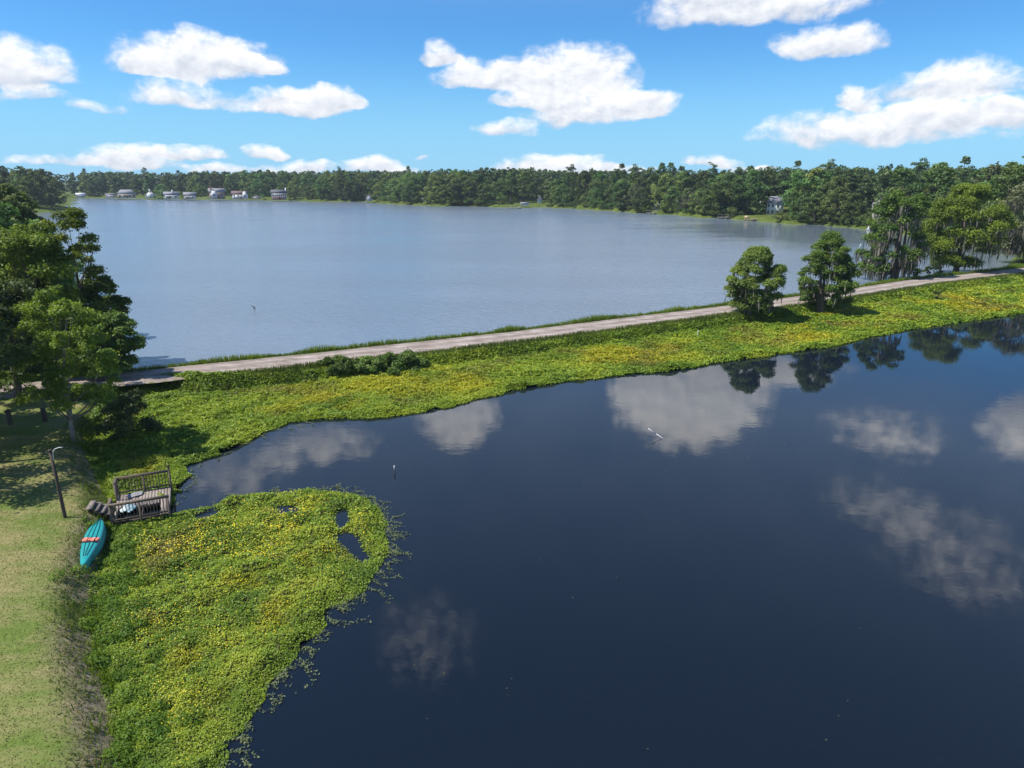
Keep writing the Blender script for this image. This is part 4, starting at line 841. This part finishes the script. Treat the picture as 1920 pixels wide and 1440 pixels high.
def house(px, py, w_px, wall_px, roof_px, label, wall='white_siding', roof='grey_roof', ridge='side', depth=9.0, wins=((0.5,),), chimney=None, lower=None, porch=None, zb=1.5, hip=0.0, door=None, wing=None):
    x, y = G(px, py, zb); k = math.hypot(x, y) / 1280 * 1.02; k *= 0.8 if px < 1100 else 1.0; W, hw, hr = w_px * k, wall_px * k, roof_px * k
    rz = math.atan2(-x, y); t = empty('lake_house', (x, y, zb - 0.05), rz); tag(t, label, 'house', 'houses on the far shore'); D = depth
    if ridge == 'side':
        if lower:
            MB().box((0, D / 2, hw * 0.25), (W, D, hw * 0.5)).build('lower_wall', M[lower], t); MB().prism([(-W / 2, hw * 0.5), (W / 2, hw * 0.5), (W / 2, hw), (-W / 2, hw)], -0.05, D + 0.05).build('wall', M[wall], t)
        else: MB().box((0, D / 2, hw / 2), (W, D, hw)).build('wall', M[wall], t)
        o = 0.45; i = hip * W; b = MB()
        V = [(-W / 2 - o, -o, hw), (W / 2 + o, -o, hw), (W / 2 + o, D + o, hw), (-W / 2 - o, D + o, hw), (-W / 2 - o + i, D / 2, hw + hr), (W / 2 + o - i, D / 2, hw + hr)]
        b.add(V, [(0, 1, 5, 4), (2, 3, 4, 5), (1, 2, 5), (3, 0, 4), (3, 2, 1, 0)]); rf = b.build('roof', M[roof], t)
        if not hip:
            for sx in (-1, 1): MB().prism([(sx * (W / 2 + 0.46), hw + 0.02), (sx * (W / 2 + 0.50), hw + 0.02), (sx * (W / 2 + 0.50), hw + 0.2), (sx * (W / 2 + 0.46), hw + 0.2)], -0.4, D + 0.4).build('fascia', M['trim'], rf)
    else:
        MB().prism([(-W / 2, 0), (W / 2, 0), (W / 2, hw), (0, hw + hr), (-W / 2, hw)], 0, D).build('wall', M[wall], t)
        o = 0.4; sl = hr / (W / 2); b = MB()
        for sx in (-1, 1): b.prism([(0, hw + hr + 0.03), (sx * (W / 2 + o), hw - sl * o + 0.03), (sx * (W / 2 + o), hw - sl * o + 0.28), (0, hw + hr + 0.28)], -o, D + o)
        rf = b.build('roof', M[roof], t)
    n = len(wins)
    for r_, row in enumerate(wins):
        z = hw * (r_ + 0.55) / n
        for u in row: window(t, (u - 0.5) * W, -0.06 if (lower and r_ == n - 1) else 0.0, z, min(1.3, W * 0.09), min(1.5, hw / n * 0.5))
    if door is not None:
        d = MB().box(((door - 0.5) * W, -0.05, 1.05), (1.0, 0.12, 2.1)).build('door', M['dark_wood'], t); MB().box(((door - 0.5) * W + 0.38, -0.14, 1.0), (0.08, 0.08, 0.08)).build('handle', M['pipe'], d)
    if chimney is not None:
        c = MB().box(((chimney - 0.5) * W, D * 0.35, hw + hr * 0.7), (0.9, 0.9, hr * 1.2 + 0.8)).build('chimney', M[wall if wall == 'white_siding' else 'brick'], rf)
    if porch:
        u0, u1, zr = porch; xa, xb = (u0 - 0.5) * W, (u1 - 0.5) * W; zz = hw * zr
        p = MB().box(((xa + xb) / 2, -1.4, zz), (xb - xa, 2.7, 0.16), rx=0.10).build('porch_roof', M[roof], t)
        m = max(2, int((xb - xa) / 2.5) + 1)
        for j in range(m): MB().box((xa + 0.15 + (xb - xa - 0.3) * j / (m - 1), -2.5, (zz - 0.22) / 2), (0.18, 0.18, zz - 0.22)).build('porch_post', M['trim'], t)
        MB().box(((xa + xb) / 2, -1.35, 0.12), (xb - xa, 2.6, 0.22)).build('porch_floor', M['grey_wood'], t)
    if wing:
        u, ww, wh, wr, wm = wing; xw = (u - 0.5) * W
        MB().prism([(xw - ww / 2, 0), (xw + ww / 2, 0), (xw + ww / 2, wh), (xw, wh + wr), (xw - ww / 2, wh)], -1.6, 2.0).build('front_gable', M[wm], t)
        b = MB(); sl = wr / (ww / 2)
        for sx in (-1, 1): b.prism([(xw, wh + wr + 0.02), (xw + sx * (ww / 2 + 0.3), wh - sl * 0.3 + 0.02), (xw + sx * (ww / 2 + 0.3), wh - sl * 0.3 + 0.22), (xw, wh + wr + 0.22)], -1.9, D / 2)
        b.build('gable_roof', M[roof], t); window(t, xw, -1.62, wh * 0.6, 1.1, 1.2)
    return t
house(152, 370.5, 14, 4.5, 4, 'small white roofed boathouse at the left end of the far shore', 'grey_siding', 'white_roof', wins=((0.3, 0.7),), depth=6)
house(208, 371, 16, 5, 3, 'long low pale shed left of the grey hip roofed lake house', 'white_siding', 'grey_roof', wins=((0.2, 0.5, 0.8),), depth=6)
house(238, 371, 33, 7, 8.5, 'tan walled lake house under a big grey hip roof', 'tan_siding', 'grey_roof', wins=((0.15, 0.4, 0.65, 0.88),), hip=0.25, depth=12, door=0.52)
house(283, 371, 19, 5, 8, 'white cottage with steep front gable and white chimney', 'white_siding', 'grey_roof', ridge='front', wins=((0.22, 0.5, 0.78), (0.5,)), chimney=0.46)
house(322, 372.5, 26, 6.5, 7, 'grey roofed house left of the lone shore tree', 'white_siding', 'grey_roof', wins=((0.2, 0.45, 0.8),), chimney=0.6, door=0.33)
house(357, 373, 22, 6.0, 7, 'grey roofed house right of the lone shore tree', 'white_siding', 'grey_roof', wins=((0.2, 0.7),), porch=(0.02, 0.5, 0.8))
house(408, 373, 30, 13, 8, 'brown two storey lake house with dormer and long white porch', 'brown_siding', 'grey_roof', wins=((0.2, 0.4, 0.85), (0.2, 0.45, 0.8)), porch=(0.02, 0.72, 0.52), wing=(0.3, 4.5, 5.0, 1.6, 'white_siding'), chimney=0.12)
house(450, 373.5, 29, 9, 7.5, 'white lake house with brown roof and right front gable', 'white_siding', 'brown_roof', wins=((0.12, 0.3, 0.46), (0.15, 0.4)), wing=(0.84, 4.2, 3.6, 2.6, 'white_siding'), porch=(0.45, 0.7, 0.5))
house(481, 373.8, 16, 3.5, 4.5, 'small tan gabled boathouse between two larger white houses', 'tan_siding', 'grey_roof', ridge='front', wins=((0.3, 0.7),), depth=7)
house(524, 374.5, 30, 12.5, 8, 'two storey white over brick house with dark roof', 'white_siding', 'dark_roof', wins=((0.12, 0.3, 0.75, 0.9), (0.1, 0.24, 0.38, 0.52, 0.66, 0.8, 0.92)), lower='brick', chimney=0.97, door=0.52)
house(692, 377, 13, 6, 6, 'small pale gabled house half hidden by trees on the far shore', 'grey_siding', 'grey_roof', ridge='front', wins=((0.3, 0.7), (0.5,)))
house(797, 380, 13, 6, 4.5, 'pale green cottage half hidden by trees on the far shore', 'grey_siding', 'white_roof', wins=((0.3, 0.7),))
house(984, 385.5, 17, 4.5, 2.5, 'low white boathouse behind the far shore jetty', 'white_siding', 'grey_roof', wins=((0.2, 0.5, 0.8),), depth=7)
house(1012, 383, 10, 10, 6, 'narrow white gabled house glimpsed right of the low boathouse', 'white_siding', 'grey_roof', ridge='front', wins=((0.5,), (0.5,)))
house(1232, 394, 11, 7, 4, 'small white shed behind the grey jetty', 'white_siding', 'grey_roof', ridge='front', wins=((0.5,),), depth=5)
house(1425, 395, 10, 18, 6, 'tall narrow white gable showing above the trees behind the tan jetty', 'white_siding', 'grey_roof', ridge='front', wins=((0.5,), (0.5,)), zb=2.2)
house(1452, 403, 26, 20, 10, 'tall white house with grey hip roof among the right shore trees', 'white_siding', 'grey_roof', wins=((0.1, 0.35, 0.65), (0.1, 0.35, 0.65, 0.9)), hip=0.2, depth=8)
house(1662, 412, 42, 15, 11, 'large white house with columned porch behind the moss draped tree', 'white_siding', 'grey_roof', wins=((0.1, 0.3, 0.7, 0.9), (0.1, 0.3, 0.5, 0.7, 0.9)), porch=(0.04, 0.96, 0.5), wing=(0.22, 4.0, 5.6, 1.8, 'white_siding'))

def jetty(px, py, L, Wd, label, mat='grey_wood', rail=False, seat=False, zd=0.85):
    x, y = G(px, py, zd); rz = math.atan2(-x, y); t = empty('jetty', (x, y, 0), rz); tag(t, label, 'jetty', 'jetties on the far shore')
    n = max(4, int(L / 0.9))
    for i in range(n): MB().box((-L / 2 + L * (i + 0.5) / n, 0, zd), (L / n - 0.04, Wd, 0.07)).build('plank', M[mat], t)
    MB().box((0, -Wd / 2 + 0.08, zd - 0.14), (L, 0.1, 0.2)).build('beam', M[mat], t); MB().box((0, Wd / 2 - 0.08, zd - 0.14), (L, 0.1, 0.2)).build('beam', M[mat], t)
    for i in range(4):
        for sy in (-1, 1): MB().tube([(-L / 2 + 0.3 + (L - 0.6) * i / 3, sy * (Wd / 2 - 0.15), -0.9), (-L / 2 + 0.3 + (L - 0.6) * i / 3, sy * (Wd / 2 - 0.15), zd + (0.5 if not rail else 1.0))], 0.11, 6).build('piling', M['dark_wood'], t)
    if rail: MB().box((0, Wd / 2 - 0.15, zd + 0.98), (L, 0.1, 0.08)).build('handrail', M[mat], t)
    MB().box((L * 0.3, Wd / 2 + 4, zd - 0.002), (1.3, 8.0, 0.06)).build('gangway', M[mat], t)
    if seat: MB().box((-L / 2 + 0.8, 0, zd + 0.6), (1.4, Wd * 0.8, 1.1)).build('storage_box', M[mat], t)
jetty(1224, 399, 6.0, 2.6, 'grey wooden jetty with railing in front of the small white shed', rail=True)
jetty(1411, 410.5, 6.2, 2.6, 'tan new timber jetty on the right shore', 'tan_wood', seat=True)
jetty(1357, 407, 5.0, 2.2, 'dark grey jetty left of the tan timber jetty', rail=True)
jetty(965, 389.0, 8.0, 2.6, 'dark jetty in front of the low white boathouse', rail=True)
def pontoon_boat(px, py, label):
    x, y = G(px, py, LAKE_Z); t = empty('pontoon_boat', (x, y, LAKE_Z), math.atan2(-x, y) + 0.2); tag(t, label, 'boat')
    for sy in (-0.9, 0.9): MB().tube([(-2.6, sy, 0.28), (-2.2, sy, 0.2), (2.2, sy, 0.2), (2.5, sy, 0.3)], [0.05, 0.28, 0.28, 0.12], 10).build('pontoon', M['pipe'], t, True)
    MB().box((0, 0, 0.52), (5.0, 2.4, 0.10)).build('deck', M['white_roof'], t)
    for sy in (-1.15, 1.15): MB().box((0.1, sy, 0.85), (4.5, 0.05, 0.5)).build('side_panel', M['white_siding'], t)
    MB().box((0, 0, 2.3), (3.4, 2.3, 0.08)).build('canopy', M['white_roof'], t)
    for sx in (-1.5, 1.5):
        for sy in (-1.05, 1.05): MB().tube([(sx, sy, 0.55), (sx, sy, 2.3)], 0.03, 6).build('canopy_post', M['pipe'], t)
    MB().box((-1.2, 0.4, 0.8), (0.9, 1.2, 0.45)).build('bench', M['tan_siding'], t)
pontoon_boat(1642, 432, 'white pontoon boat moored below the porch house')

# ------------------------------------------------------------------ the wooden dock
def dock():
    zd, zr = 0.36, 1.30
    c4 = [np.array(G(*p, zr)) for p in ((213, 944), (325, 927), (305, 883), (208, 899))]       # near left, near right, far right, far left
    d = (c4[1] - c4[0] + c4[2] - c4[3]); ang = math.atan2(d[1], d[0]); W = float(np.linalg.norm(d) / 2); ex = d / np.linalg.norm(d); ey = np.array([-ex[1], ex[0]])
    Dp = float(((c4[3] - c4[0] + c4[2] - c4[1]) / 2) @ ey); cen = sum(c4) / 4; org = cen - ex * W / 2 - ey * Dp / 2
    t = empty('wooden_dock', (org[0], org[1], 0), ang); tag(t, 'weathered wooden dock with baluster railings and missing deck boards', 'dock')
    rnd = random.Random(3); n = 17; bw = W / n
    for i in range(n):
        y0 = 0.0 if i >= n - 3 or i == 0 else Dp * 0.44 + rnd.uniform(-0.06, 0.06)
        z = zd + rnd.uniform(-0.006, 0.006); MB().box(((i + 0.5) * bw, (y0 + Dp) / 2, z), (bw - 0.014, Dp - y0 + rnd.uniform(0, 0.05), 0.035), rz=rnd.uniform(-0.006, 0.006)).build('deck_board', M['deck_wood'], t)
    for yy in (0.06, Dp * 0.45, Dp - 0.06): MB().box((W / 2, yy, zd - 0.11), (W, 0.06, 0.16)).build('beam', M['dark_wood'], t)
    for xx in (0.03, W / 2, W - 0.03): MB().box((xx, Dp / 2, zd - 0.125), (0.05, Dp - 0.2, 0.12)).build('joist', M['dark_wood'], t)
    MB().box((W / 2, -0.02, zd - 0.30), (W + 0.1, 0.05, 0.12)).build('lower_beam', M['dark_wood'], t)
    def post(x, y, z1, s=0.095, z0=-0.7): return MB().box((x, y, (z0 + z1) / 2), (s, s, z1 - z0)).build('post', M['wood'], t)
    for x in (0, W / 2, W): post(x, -0.05, zr - 0.03); 
    for x in (0, W / 2): post(x, Dp + 0.05, zr - 0.03)
    p = post(W, Dp + 0.05, zr + 0.10)
    MB().tube([(W, Dp + 0.05, zr + 0.10), (W, Dp + 0.05, zr + 0.14), (W, Dp + 0.05, zr + 0.18), (W, Dp + 0.05, zr + 0.24), (W, Dp + 0.05, zr + 0.29)], [0.04, 0.035, 0.075, 0.075, 0.02], 10).build('finial', M['dark_wood'], p, True)
    post(0, 0.70, zr - 0.03); post(0, Dp - 0.70, zr - 0.03)
    def railing(a, b, k):
        a, b = Vector(a), Vector(b)
        MB().bar((a.x, a.y, zr), (b.x, b.y, zr), 0.14, 0.035).build('handrail', M['wood'], t); MB().bar((a.x, a.y, zr - 0.07), (b.x, b.y, zr - 0.07), 0.035, 0.08).build('top_rail', M['wood'], t)
        MB().bar((a.x, a.y, zd + 0.12), (b.x, b.y, zd + 0.12), 0.035, 0.08).build('bottom_rail', M['wood'], t)
        for i in range(1, k):
            q = a.lerp(b, i / k)
            if abs(i - k / 2) < 0.6 and k > 8: continue
            MB().box((q.x, q.y, (zr + zd) / 2), (0.034, 0.034, zr - zd - 0.06), rz=rnd.uniform(-0.1, 0.1)).build('baluster', M['wood'], t)
    railing((-0.04, -0.05, 0), (W + 0.08, -0.05, 0), 18); railing((-0.04, Dp + 0.05, 0), (W + 0.05, Dp + 0.05, 0), 18)
    railing((0, 0.0, 0), (0, 0.72, 0), 5); railing((0, Dp - 0.72, 0), (0, Dp, 0), 5)
    # a tangle of cord on the far boards and a crumpled sheet over the gap
    def crumple(name, cx, cy, lx, ly, h, z0, mat, seed, label, cat):
        m = 15; X, Y = np.meshgrid(np.linspace(-1, 1, m), np.linspace(-1, 1, m)); x_, y_ = X.ravel(), Y.ravel()
        r = np.sqrt(x_**2 + y_**2); k = 1 + 0.35 * (fbm(x_ * 2 + 5, y_ * 2 + 5, 1.0, seed) - 0.5); z = h * (fbm(x_, y_, 0.45, seed, 3)**1.2) * np.clip(1.3 - r, 0, 1) * 2 + 0.01
        i = np.arange((m - 1)**2); rr, cc = i // (m - 1), i % (m - 1); a = rr * m + cc
        ok = (r * k < 1.05); F = np.stack([a, a + 1, a + m + 1, a + m], 1); F = F[ok[F].all(1)]; us = np.unique(F); rm = np.zeros(m * m, int); rm[us] = np.arange(len(us))
        o = link(name, mesh(name, np.stack([x_ * lx, y_ * ly, z], 1)[us], rm[F], mat)); q = org + ex * cx + ey * cy
        o.location = (q[0], q[1], z0); o.rotation_euler = (0, 0, ang + 0.2); tag(o, label, cat); so = o.modifiers.new('thickness', 'SOLIDIFY'); so.thickness = 0.01
    sheet = surf('blue_white_sheet', (0.62, 0.66, 0.68), (0.06, 0.26, 0.34), 0.5, 3.0)
    crumple('crumpled_tarp', 0.62, 1.02, 0.42, 0.30, 0.30, zd + 0.02, sheet, 4, 'crumpled blue and white tarp lying on the wooden dock', 'tarp')
    crumple('cord_heap', 0.78, Dp - 0.42, 0.42, 0.32, 0.14, zd + 0.02, surf('grey_cord', (0.34, 0.34, 0.36), (0.12, 0.11, 0.11), 0.9, 14), 8, 'heap of grey cord on the far boards of the dock', 'cord')
    # steps from the lawn down to the dock opening
    tp = [(*G(px, py, z), z) for px, py, z in ((171, 947, 0.98), (182.5, 950, 0.82), (194, 953.5, 0.66), (205, 957, 0.50))]
    q0, q1 = Vector(tp[0]), Vector(tp[3]); dv = (q1 - q0); dv.z = 0; L = dv.length
    st = empty('wooden_steps', (q0.x, q0.y, 0), ang - 0.12); tag(st, 'four weathered wooden steps from lawn down to the dock', 'steps'); inv = Matrix.Rotation(-(ang - 0.12), 3, 'Z')
    loc = [inv @ Vector((p[0] - q0.x, p[1] - q0.y, p[2])) for p in tp]
    for p in loc:
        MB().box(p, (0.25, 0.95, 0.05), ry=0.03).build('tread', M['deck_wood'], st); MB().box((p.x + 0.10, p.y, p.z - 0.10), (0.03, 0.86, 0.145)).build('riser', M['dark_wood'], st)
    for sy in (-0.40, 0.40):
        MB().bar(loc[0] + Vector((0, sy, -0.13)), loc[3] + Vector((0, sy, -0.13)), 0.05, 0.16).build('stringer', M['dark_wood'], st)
        for p in loc: MB().box((p.x, p.y + sy * 0.9, (p.z - 0.05) / 2 - 0.15), (0.07, 0.07, p.z + 0.25)).build('prop', M['dark_wood'], st)
dock()

# ------------------------------------------------------------------ canoe and life vest
def canoe():
    a, b = np.array(G(152, 1052, 0.92)), np.array(G(186, 962, 0.98)); mid = (a + b) / 2; d = b - a; L = float(np.linalg.norm(d)); ang = math.atan2(d[1], d[0])
    za, zb = gz(*a), gz(*b); zm = max(gz(*mid), (za + zb) / 2)
    t = empty('canoe', (mid[0], mid[1], zm - 0.02), ang); tag(t, 'teal canoe lying upside down on the lawn below the dock steps', 'canoe')
    m = M['teal'] = surf('teal_plastic', (0.012, 0.29, 0.30), (0.016, 0.22, 0.235), 0.42, 2.5, spec=0.4)
    S = np.linspace(0, 1, 33); U = np.linspace(-1, 1, 17); V = []
    def half(s): return 0.40 * min(1.0, (s / 0.46)**0.62 if s < 0.46 else (max(0, 1 - ((s - 0.46) / 0.55)**2.8))**0.8) + 0.012
    def keel(s): return 0.40 - 0.10 * abs(2 * s - 1)**3
    def sec(s, u):
        w, h = half(s), keel(s); au = abs(u)
        y = w * math.copysign(au**0.85, u) if au < 0.7 else math.copysign(w * (0.7**0.85 + (1 - 0.7**0.85) * ((au - 0.7) / 0.3)**0.5), u)
        z = h * (1 - 0.10 * (au / 0.7)**2) if au < 0.7 else h * (0.90 * (1 - ((au - 0.7) / 0.3)**1.6) + 0.03)
        tip = max(0, 1 - s / 0.10); return ((s - 0.5) * L, y, z + (-0.10 * tip * h if au < 0.5 else 0))
    V = [sec(s, u) for s in S for u in U]; n = len(U)
    F = [(i * n + j, (i + 1) * n + j, (i + 1) * n + j + 1, i * n + j + 1) for i in range(len(S) - 1) for j in range(n - 1)]
    F += [tuple(range(n)), tuple(range((len(S) - 1) * n, len(S) * n))[::-1]]
    h = MB().add(V, F).build('hull', m, t, True)
    dark = surf('dark_teal_groove', (0.004, 0.055, 0.065), (0.003, 0.04, 0.05), 0.6)
    for u in (-0.36, 0.0, 0.36):
        P = [Vector(sec(s, u * min(1, 1.15 * half(s) / 0.40))) + Vector((0, 0, 0.006)) for s in np.linspace(0.16, 0.975, 22)]
        MB().tube(P, 0.017, 6).build('strake', dark, h, True)
    rim = M['dark_wood']
    for sg in (-1, 1): MB().tube([Vector(sec(s, sg * 1.0)) + Vector((0, 0.012 * sg, -0.005)) for s in np.linspace(0.01, 0.99, 26)], 0.018, 6).build('gunwale', dark, t, True)
    # scuff on the hull
    # life vest across the hull
    s = 0.745; ctr = Vector(sec(s, 0.12)); R3 = Matrix.Rotation(ang, 3, 'Z'); wl = Vector((mid[0], mid[1], zm - 0.02)) + R3 @ ctr
    q = np.array(G(167, 994, 0.98 + 0.36))
    v = empty('life_vest', (q[0], q[1], wl.z + 0.012), R(4)); tag(v, 'folded pink orange life vest lying across the teal canoe', 'life vest')
    vm = surf('faded_orange_fabric', (0.86, 0.26, 0.19), (0.78, 0.17, 0.11), 0.8, 9)
    def pad(cx, cy, lx, ly, lz, name, mat, par):
        S2 = []; nu, nv = 16, 8
        for i in range(nv + 1):
            f = -math.pi / 2 + math.pi * i / nv
            for j in range(nu):
                g = 2 * math.pi * j / nu; p = lambda c: math.copysign(abs(c)**0.45, c)
                S2.append((cx + lx / 2 * p(math.cos(f)) * p(math.cos(g)), cy + ly / 2 * p(math.cos(f)) * p(math.sin(g)), lz / 2 + lz / 2 * p(math.sin(f))))
        FF = [(i * nu + j, i * nu + (j + 1) % nu, (i + 1) * nu + (j + 1) % nu, (i + 1) * nu + j) for i in range(nv) for j in range(nu)]
        return MB().add(S2, FF).build(name, mat, par, True)
    pad(-0.17, 0.0, 0.34, 0.25, 0.13, 'panel', vm, v); pad(0.17, 0.01, 0.34, 0.24, 0.12, 'panel', vm, v)
    bk = surf('black_webbing', (0.02, 0.02, 0.022), (0.03, 0.03, 0.03), 0.8)
    for xx in (-0.10, 0.20): MB().box((xx, 0.0, 0.075), (0.022, 0.262, 0.135)).build('strap', bk, v)
    MB().bar((-0.33, 0.0, 0.05), (-0.56, -0.03, -0.02), 0.09, 0.03).build('strap', bk, v)
canoe()

# ------------------------------------------------------------------ posts, poles and rope
def lamp_post():
    x, y = G(122, 969, 1.0); z = gz(x, y); h = top_z(x, y, 846) - z; t = empty('lamp_post', (x, y, z), 0); tag(t, 'thin wooden post with curved pale pipe at its top on the lawn', 'post')
    MB().tube([(0, 0, -0.3), (0, 0, 0.0), (-0.02, 0, h * 0.5), (-0.05, 0, h)], [0.085, 0.08, 0.075, 0.072], 10).build('pole', M['dark_wood'], t, True)
    MB().tube([(-0.05, 0, h), (-0.05, 0, h + 0.07)], [0.095, 0.09], 10).build('cap', M['dark_wood'], t)
    MB().tube([(0.045, -0.02, h - 0.45), (0.05, -0.02, h - 0.2), (0.09, -0.03, h + 0.0), (0.22, -0.04, h + 0.13), (0.42, -0.05, h + 0.20), (0.58, -0.05, h + 0.20)], 0.02, 8).build('pipe', M['pipe'], t, True)
lamp_post()
def rope_posts():
    ps = []
    for i, (px, py, h, lab) in enumerate([(20, 796, 0.85, 'dark capped rope post nearest the left edge'), (85, 790, 0.92, 'dark plain rope post beside the slender tree')]):
        x, y = G(px, py, 0.98); z = gz(x, y); t = empty('rope_post', (x, y, z), 0.3); tag(t, lab, 'post', 'rope posts along the lawn edge')
        MB().tube([(0, 0, -0.2), (0, 0, 0.05), (0, 0, h)], [0.16, 0.15, 0.145], 10).build('post', M['dark_wood'], t, True)
        if i == 0: MB().tube([(0, 0, h), (0, 0, h + 0.06), (0, 0, h + 0.12)], [0.20, 0.22, 0.12], 10).build('cap', M['dark_wood'], t, True)
        ps.append(Vector((x, y, z + h * 0.82)))
    left = ps[0] + Vector((-4.0, -0.6, 0.0))
    for a, b, lab in ((ps[0], ps[1], 'sagging rope between the two dark posts'), (left, ps[0], 'rope running left out of the picture from the capped post')):
        P = [a.lerp(b, k / 12) + Vector((0, 0, -0.28 * 4 * (k / 12) * (1 - k / 12))) for k in range(13)]; base = P[6].copy()
        o = MB().tube([p - base for p in P], 0.025, 6).build('rope', M['rope'], None, True); o.location = base; tag(o, lab, 'rope')
    x, y = left.x, left.y; t = empty('rope_post', (x, y, gz(x, y)), 0); tag(t, 'dark rope post outside the left edge', 'post', 'rope posts along the lawn edge')
    MB().tube([(0, 0, -0.2), (0, 0, 0.05), (0, 0, 0.85)], [0.16, 0.15, 0.145], 10).build('post', M['dark_wood'], t, True)
    MB().tube([(0, 0, 0.85), (0, 0, 0.93)], [0.17, 0.12], 10).build('cap', M['dark_wood'], t, True)
rope_posts()
def stake(name, px, py, z0, top, r, label, mat, mat2=None, under=0.8):
    """a pole standing in the water; top is its offset from the water line"""
    x, y = G(px, py, z0); t = empty(name, (x, y, z0), 0); tag(t, label, 'pole'); tp = Vector(top); d = tp.normalized()
    mid = tp * 0.45
    MB().tube([-d * under, (0, 0, 0), mid], [r * 1.05, r, r], 8).build('lower_pole', M[mat], t, True)
    MB().tube([mid, tp], [r * 0.98, r * 0.9], 8).build('upper_pole', M[mat2 or mat], t, True)
stake('water_stake', 740, 889, 0.0, (0, 0, 0.52), 0.035, 'thin white tipped stake standing in the pond off the green mat', 'dark_wood', 'pipe')
stake('tilted_pipe', 1243, 822, 0.0, (-0.95, 0.15, 0.62), 0.025, 'pale pipe leaning out of the middle of the pond', 'pipe', 'pipe')
stake('lake_stake', 1608, 470, LAKE_Z, (0.7, 0.2, 1.5), 0.09, 'leaning grey pole in the lake beyond the right dam tree', 'grey_wood', 'pipe')
stake('marker_stake', 1308, 630, 0.1, (0, 0, 0.6), 0.035, 'short white marker stake in the green mat by the dam', 'pipe', 'trim')
x, y = G(1648, 512, LAKE_Z); stake('lake_stake', 1648, 512, LAKE_Z, (0, 0, 1.1), 0.06, 'thin dark stake in the lake left of the moss draped tree', 'dark_wood')
def snag():
    x, y = G(478, 580, LAKE_Z); t = empty('drift_branch', (x, y, LAKE_Z), 0.2); tag(t, 'dark bent branch sticking out of the lake', 'branch')
    MB().tube([(0.1, 0, -0.6), (0, 0, 0), (-0.12, 0, 0.25), (-0.32, 0, 0.48), (-0.5, 0, 0.5)], [0.07, 0.06, 0.055, 0.045, 0.02], 7).build('main_limb', M['dark_wood'], t, True)
    MB().tube([(-0.08, 0, 0.2), (0.05, 0, 0.34), (0.22, 0.02, 0.40)], [0.04, 0.03, 0.012], 6).build('side_limb', M['dark_wood'], t, True)
snag()
def palm_stump():
    x, y = G(383, 672, 0.8); z = gz(x, y); t = empty('palm_stump', (x, y, z), 0); tag(t, 'broken brown palm stump on the lake side of the gravel road', 'stump')
    MB().tube([(0.12, 0, -0.2), (0.1, 0, 0.1), (0, 0, 0.5), (-0.10, 0, 0.95)], [0.17, 0.15, 0.12, 0.09], 9).build('trunk', M['bark'], t, True)
    rg = np.random.default_rng(4); n = 60; B = np.stack([rg.normal(size=n) * 0.12 - 0.05, rg.normal(size=n) * 0.12, rg.uniform(0.75, 1.0, n)], 1)
    V, F = blades(B, rg.uniform(0.15, 0.4, n), np.full(n, 0.07), 0.9, rg); link('dead_fronds', mesh('dead_fronds', V, F, M['lawn'], tint=np.repeat(rg.uniform(0.6, 1, n), 5)), t)['kind'] = 'stuff'
    n = 90; B = np.stack([rg.normal(size=n) * 0.22, rg.normal(size=n) * 0.2, np.zeros(n)], 1); V, F = blades(B, rg.uniform(0.1, 0.35, n), np.full(n, 0.06), 1.0, rg)
    link('base_litter', mesh('base_litter', V, F, M['litter'], tint=np.repeat(rg.uniform(0, 1, n), 5)), t)['kind'] = 'stuff'
M['litter'] = leaf_mat('dead_leaf_litter', (0.12, 0.06, 0.03), (0.26, 0.16, 0.08), 0.15, 0.0)
palm_stump()

# ------------------------------------------------------------------ summer haze over the far shore
def haze():
    o = MB().box((0, 700, 12.5), (3400, 3000, 30.0)).build('haze', None); tag(o, 'faint blue summer haze over the lake', kind='stuff')
    m, nt, out = new_mat('haze_air'); v = nt.nodes.new('ShaderNodeVolumePrincipled'); v.inputs['Color'].default_value = (0.72, 0.85, 1.0, 1); v.inputs['Density'].default_value = 0.00012; v.inputs['Anisotropy'].default_value = 0.1
    nt.links.new(v.outputs[0], out.inputs['Volume']); o.data.materials.append(m)
haze()

# ------------------------------------------------------------------ tell look-alikes apart by their order along the shore
def order_labels():
    by = {}
    for o in sc.objects:
        if o.parent is None and 'label' in o and 'group' in o: by.setdefault(o['label'], []).append(o)
    words = ['leftmost', 'second from left', 'third from left', 'fourth from left', 'fifth from left', 'sixth from left', 'seventh from left', 'eighth from left', 'ninth from left', 'tenth from left', 'eleventh from left', 'twelfth from left', 'thirteenth from left', 'fourteenth from left', 'fifteenth from left', 'sixteenth from left', 'seventeenth from left', 'eighteenth from left', 'nineteenth from left', 'twentieth from left']
    for lab, os_ in by.items():
        if len(os_) < 2: continue
        os_.sort(key=lambda o: o.location.x / max(o.location.y, 1))
        for i, o in enumerate(os_):
            if i == len(os_) - 1: o['label'] = lab + ', rightmost'
            elif i < len(words): o['label'] = lab + ', ' + words[i]
order_labels()
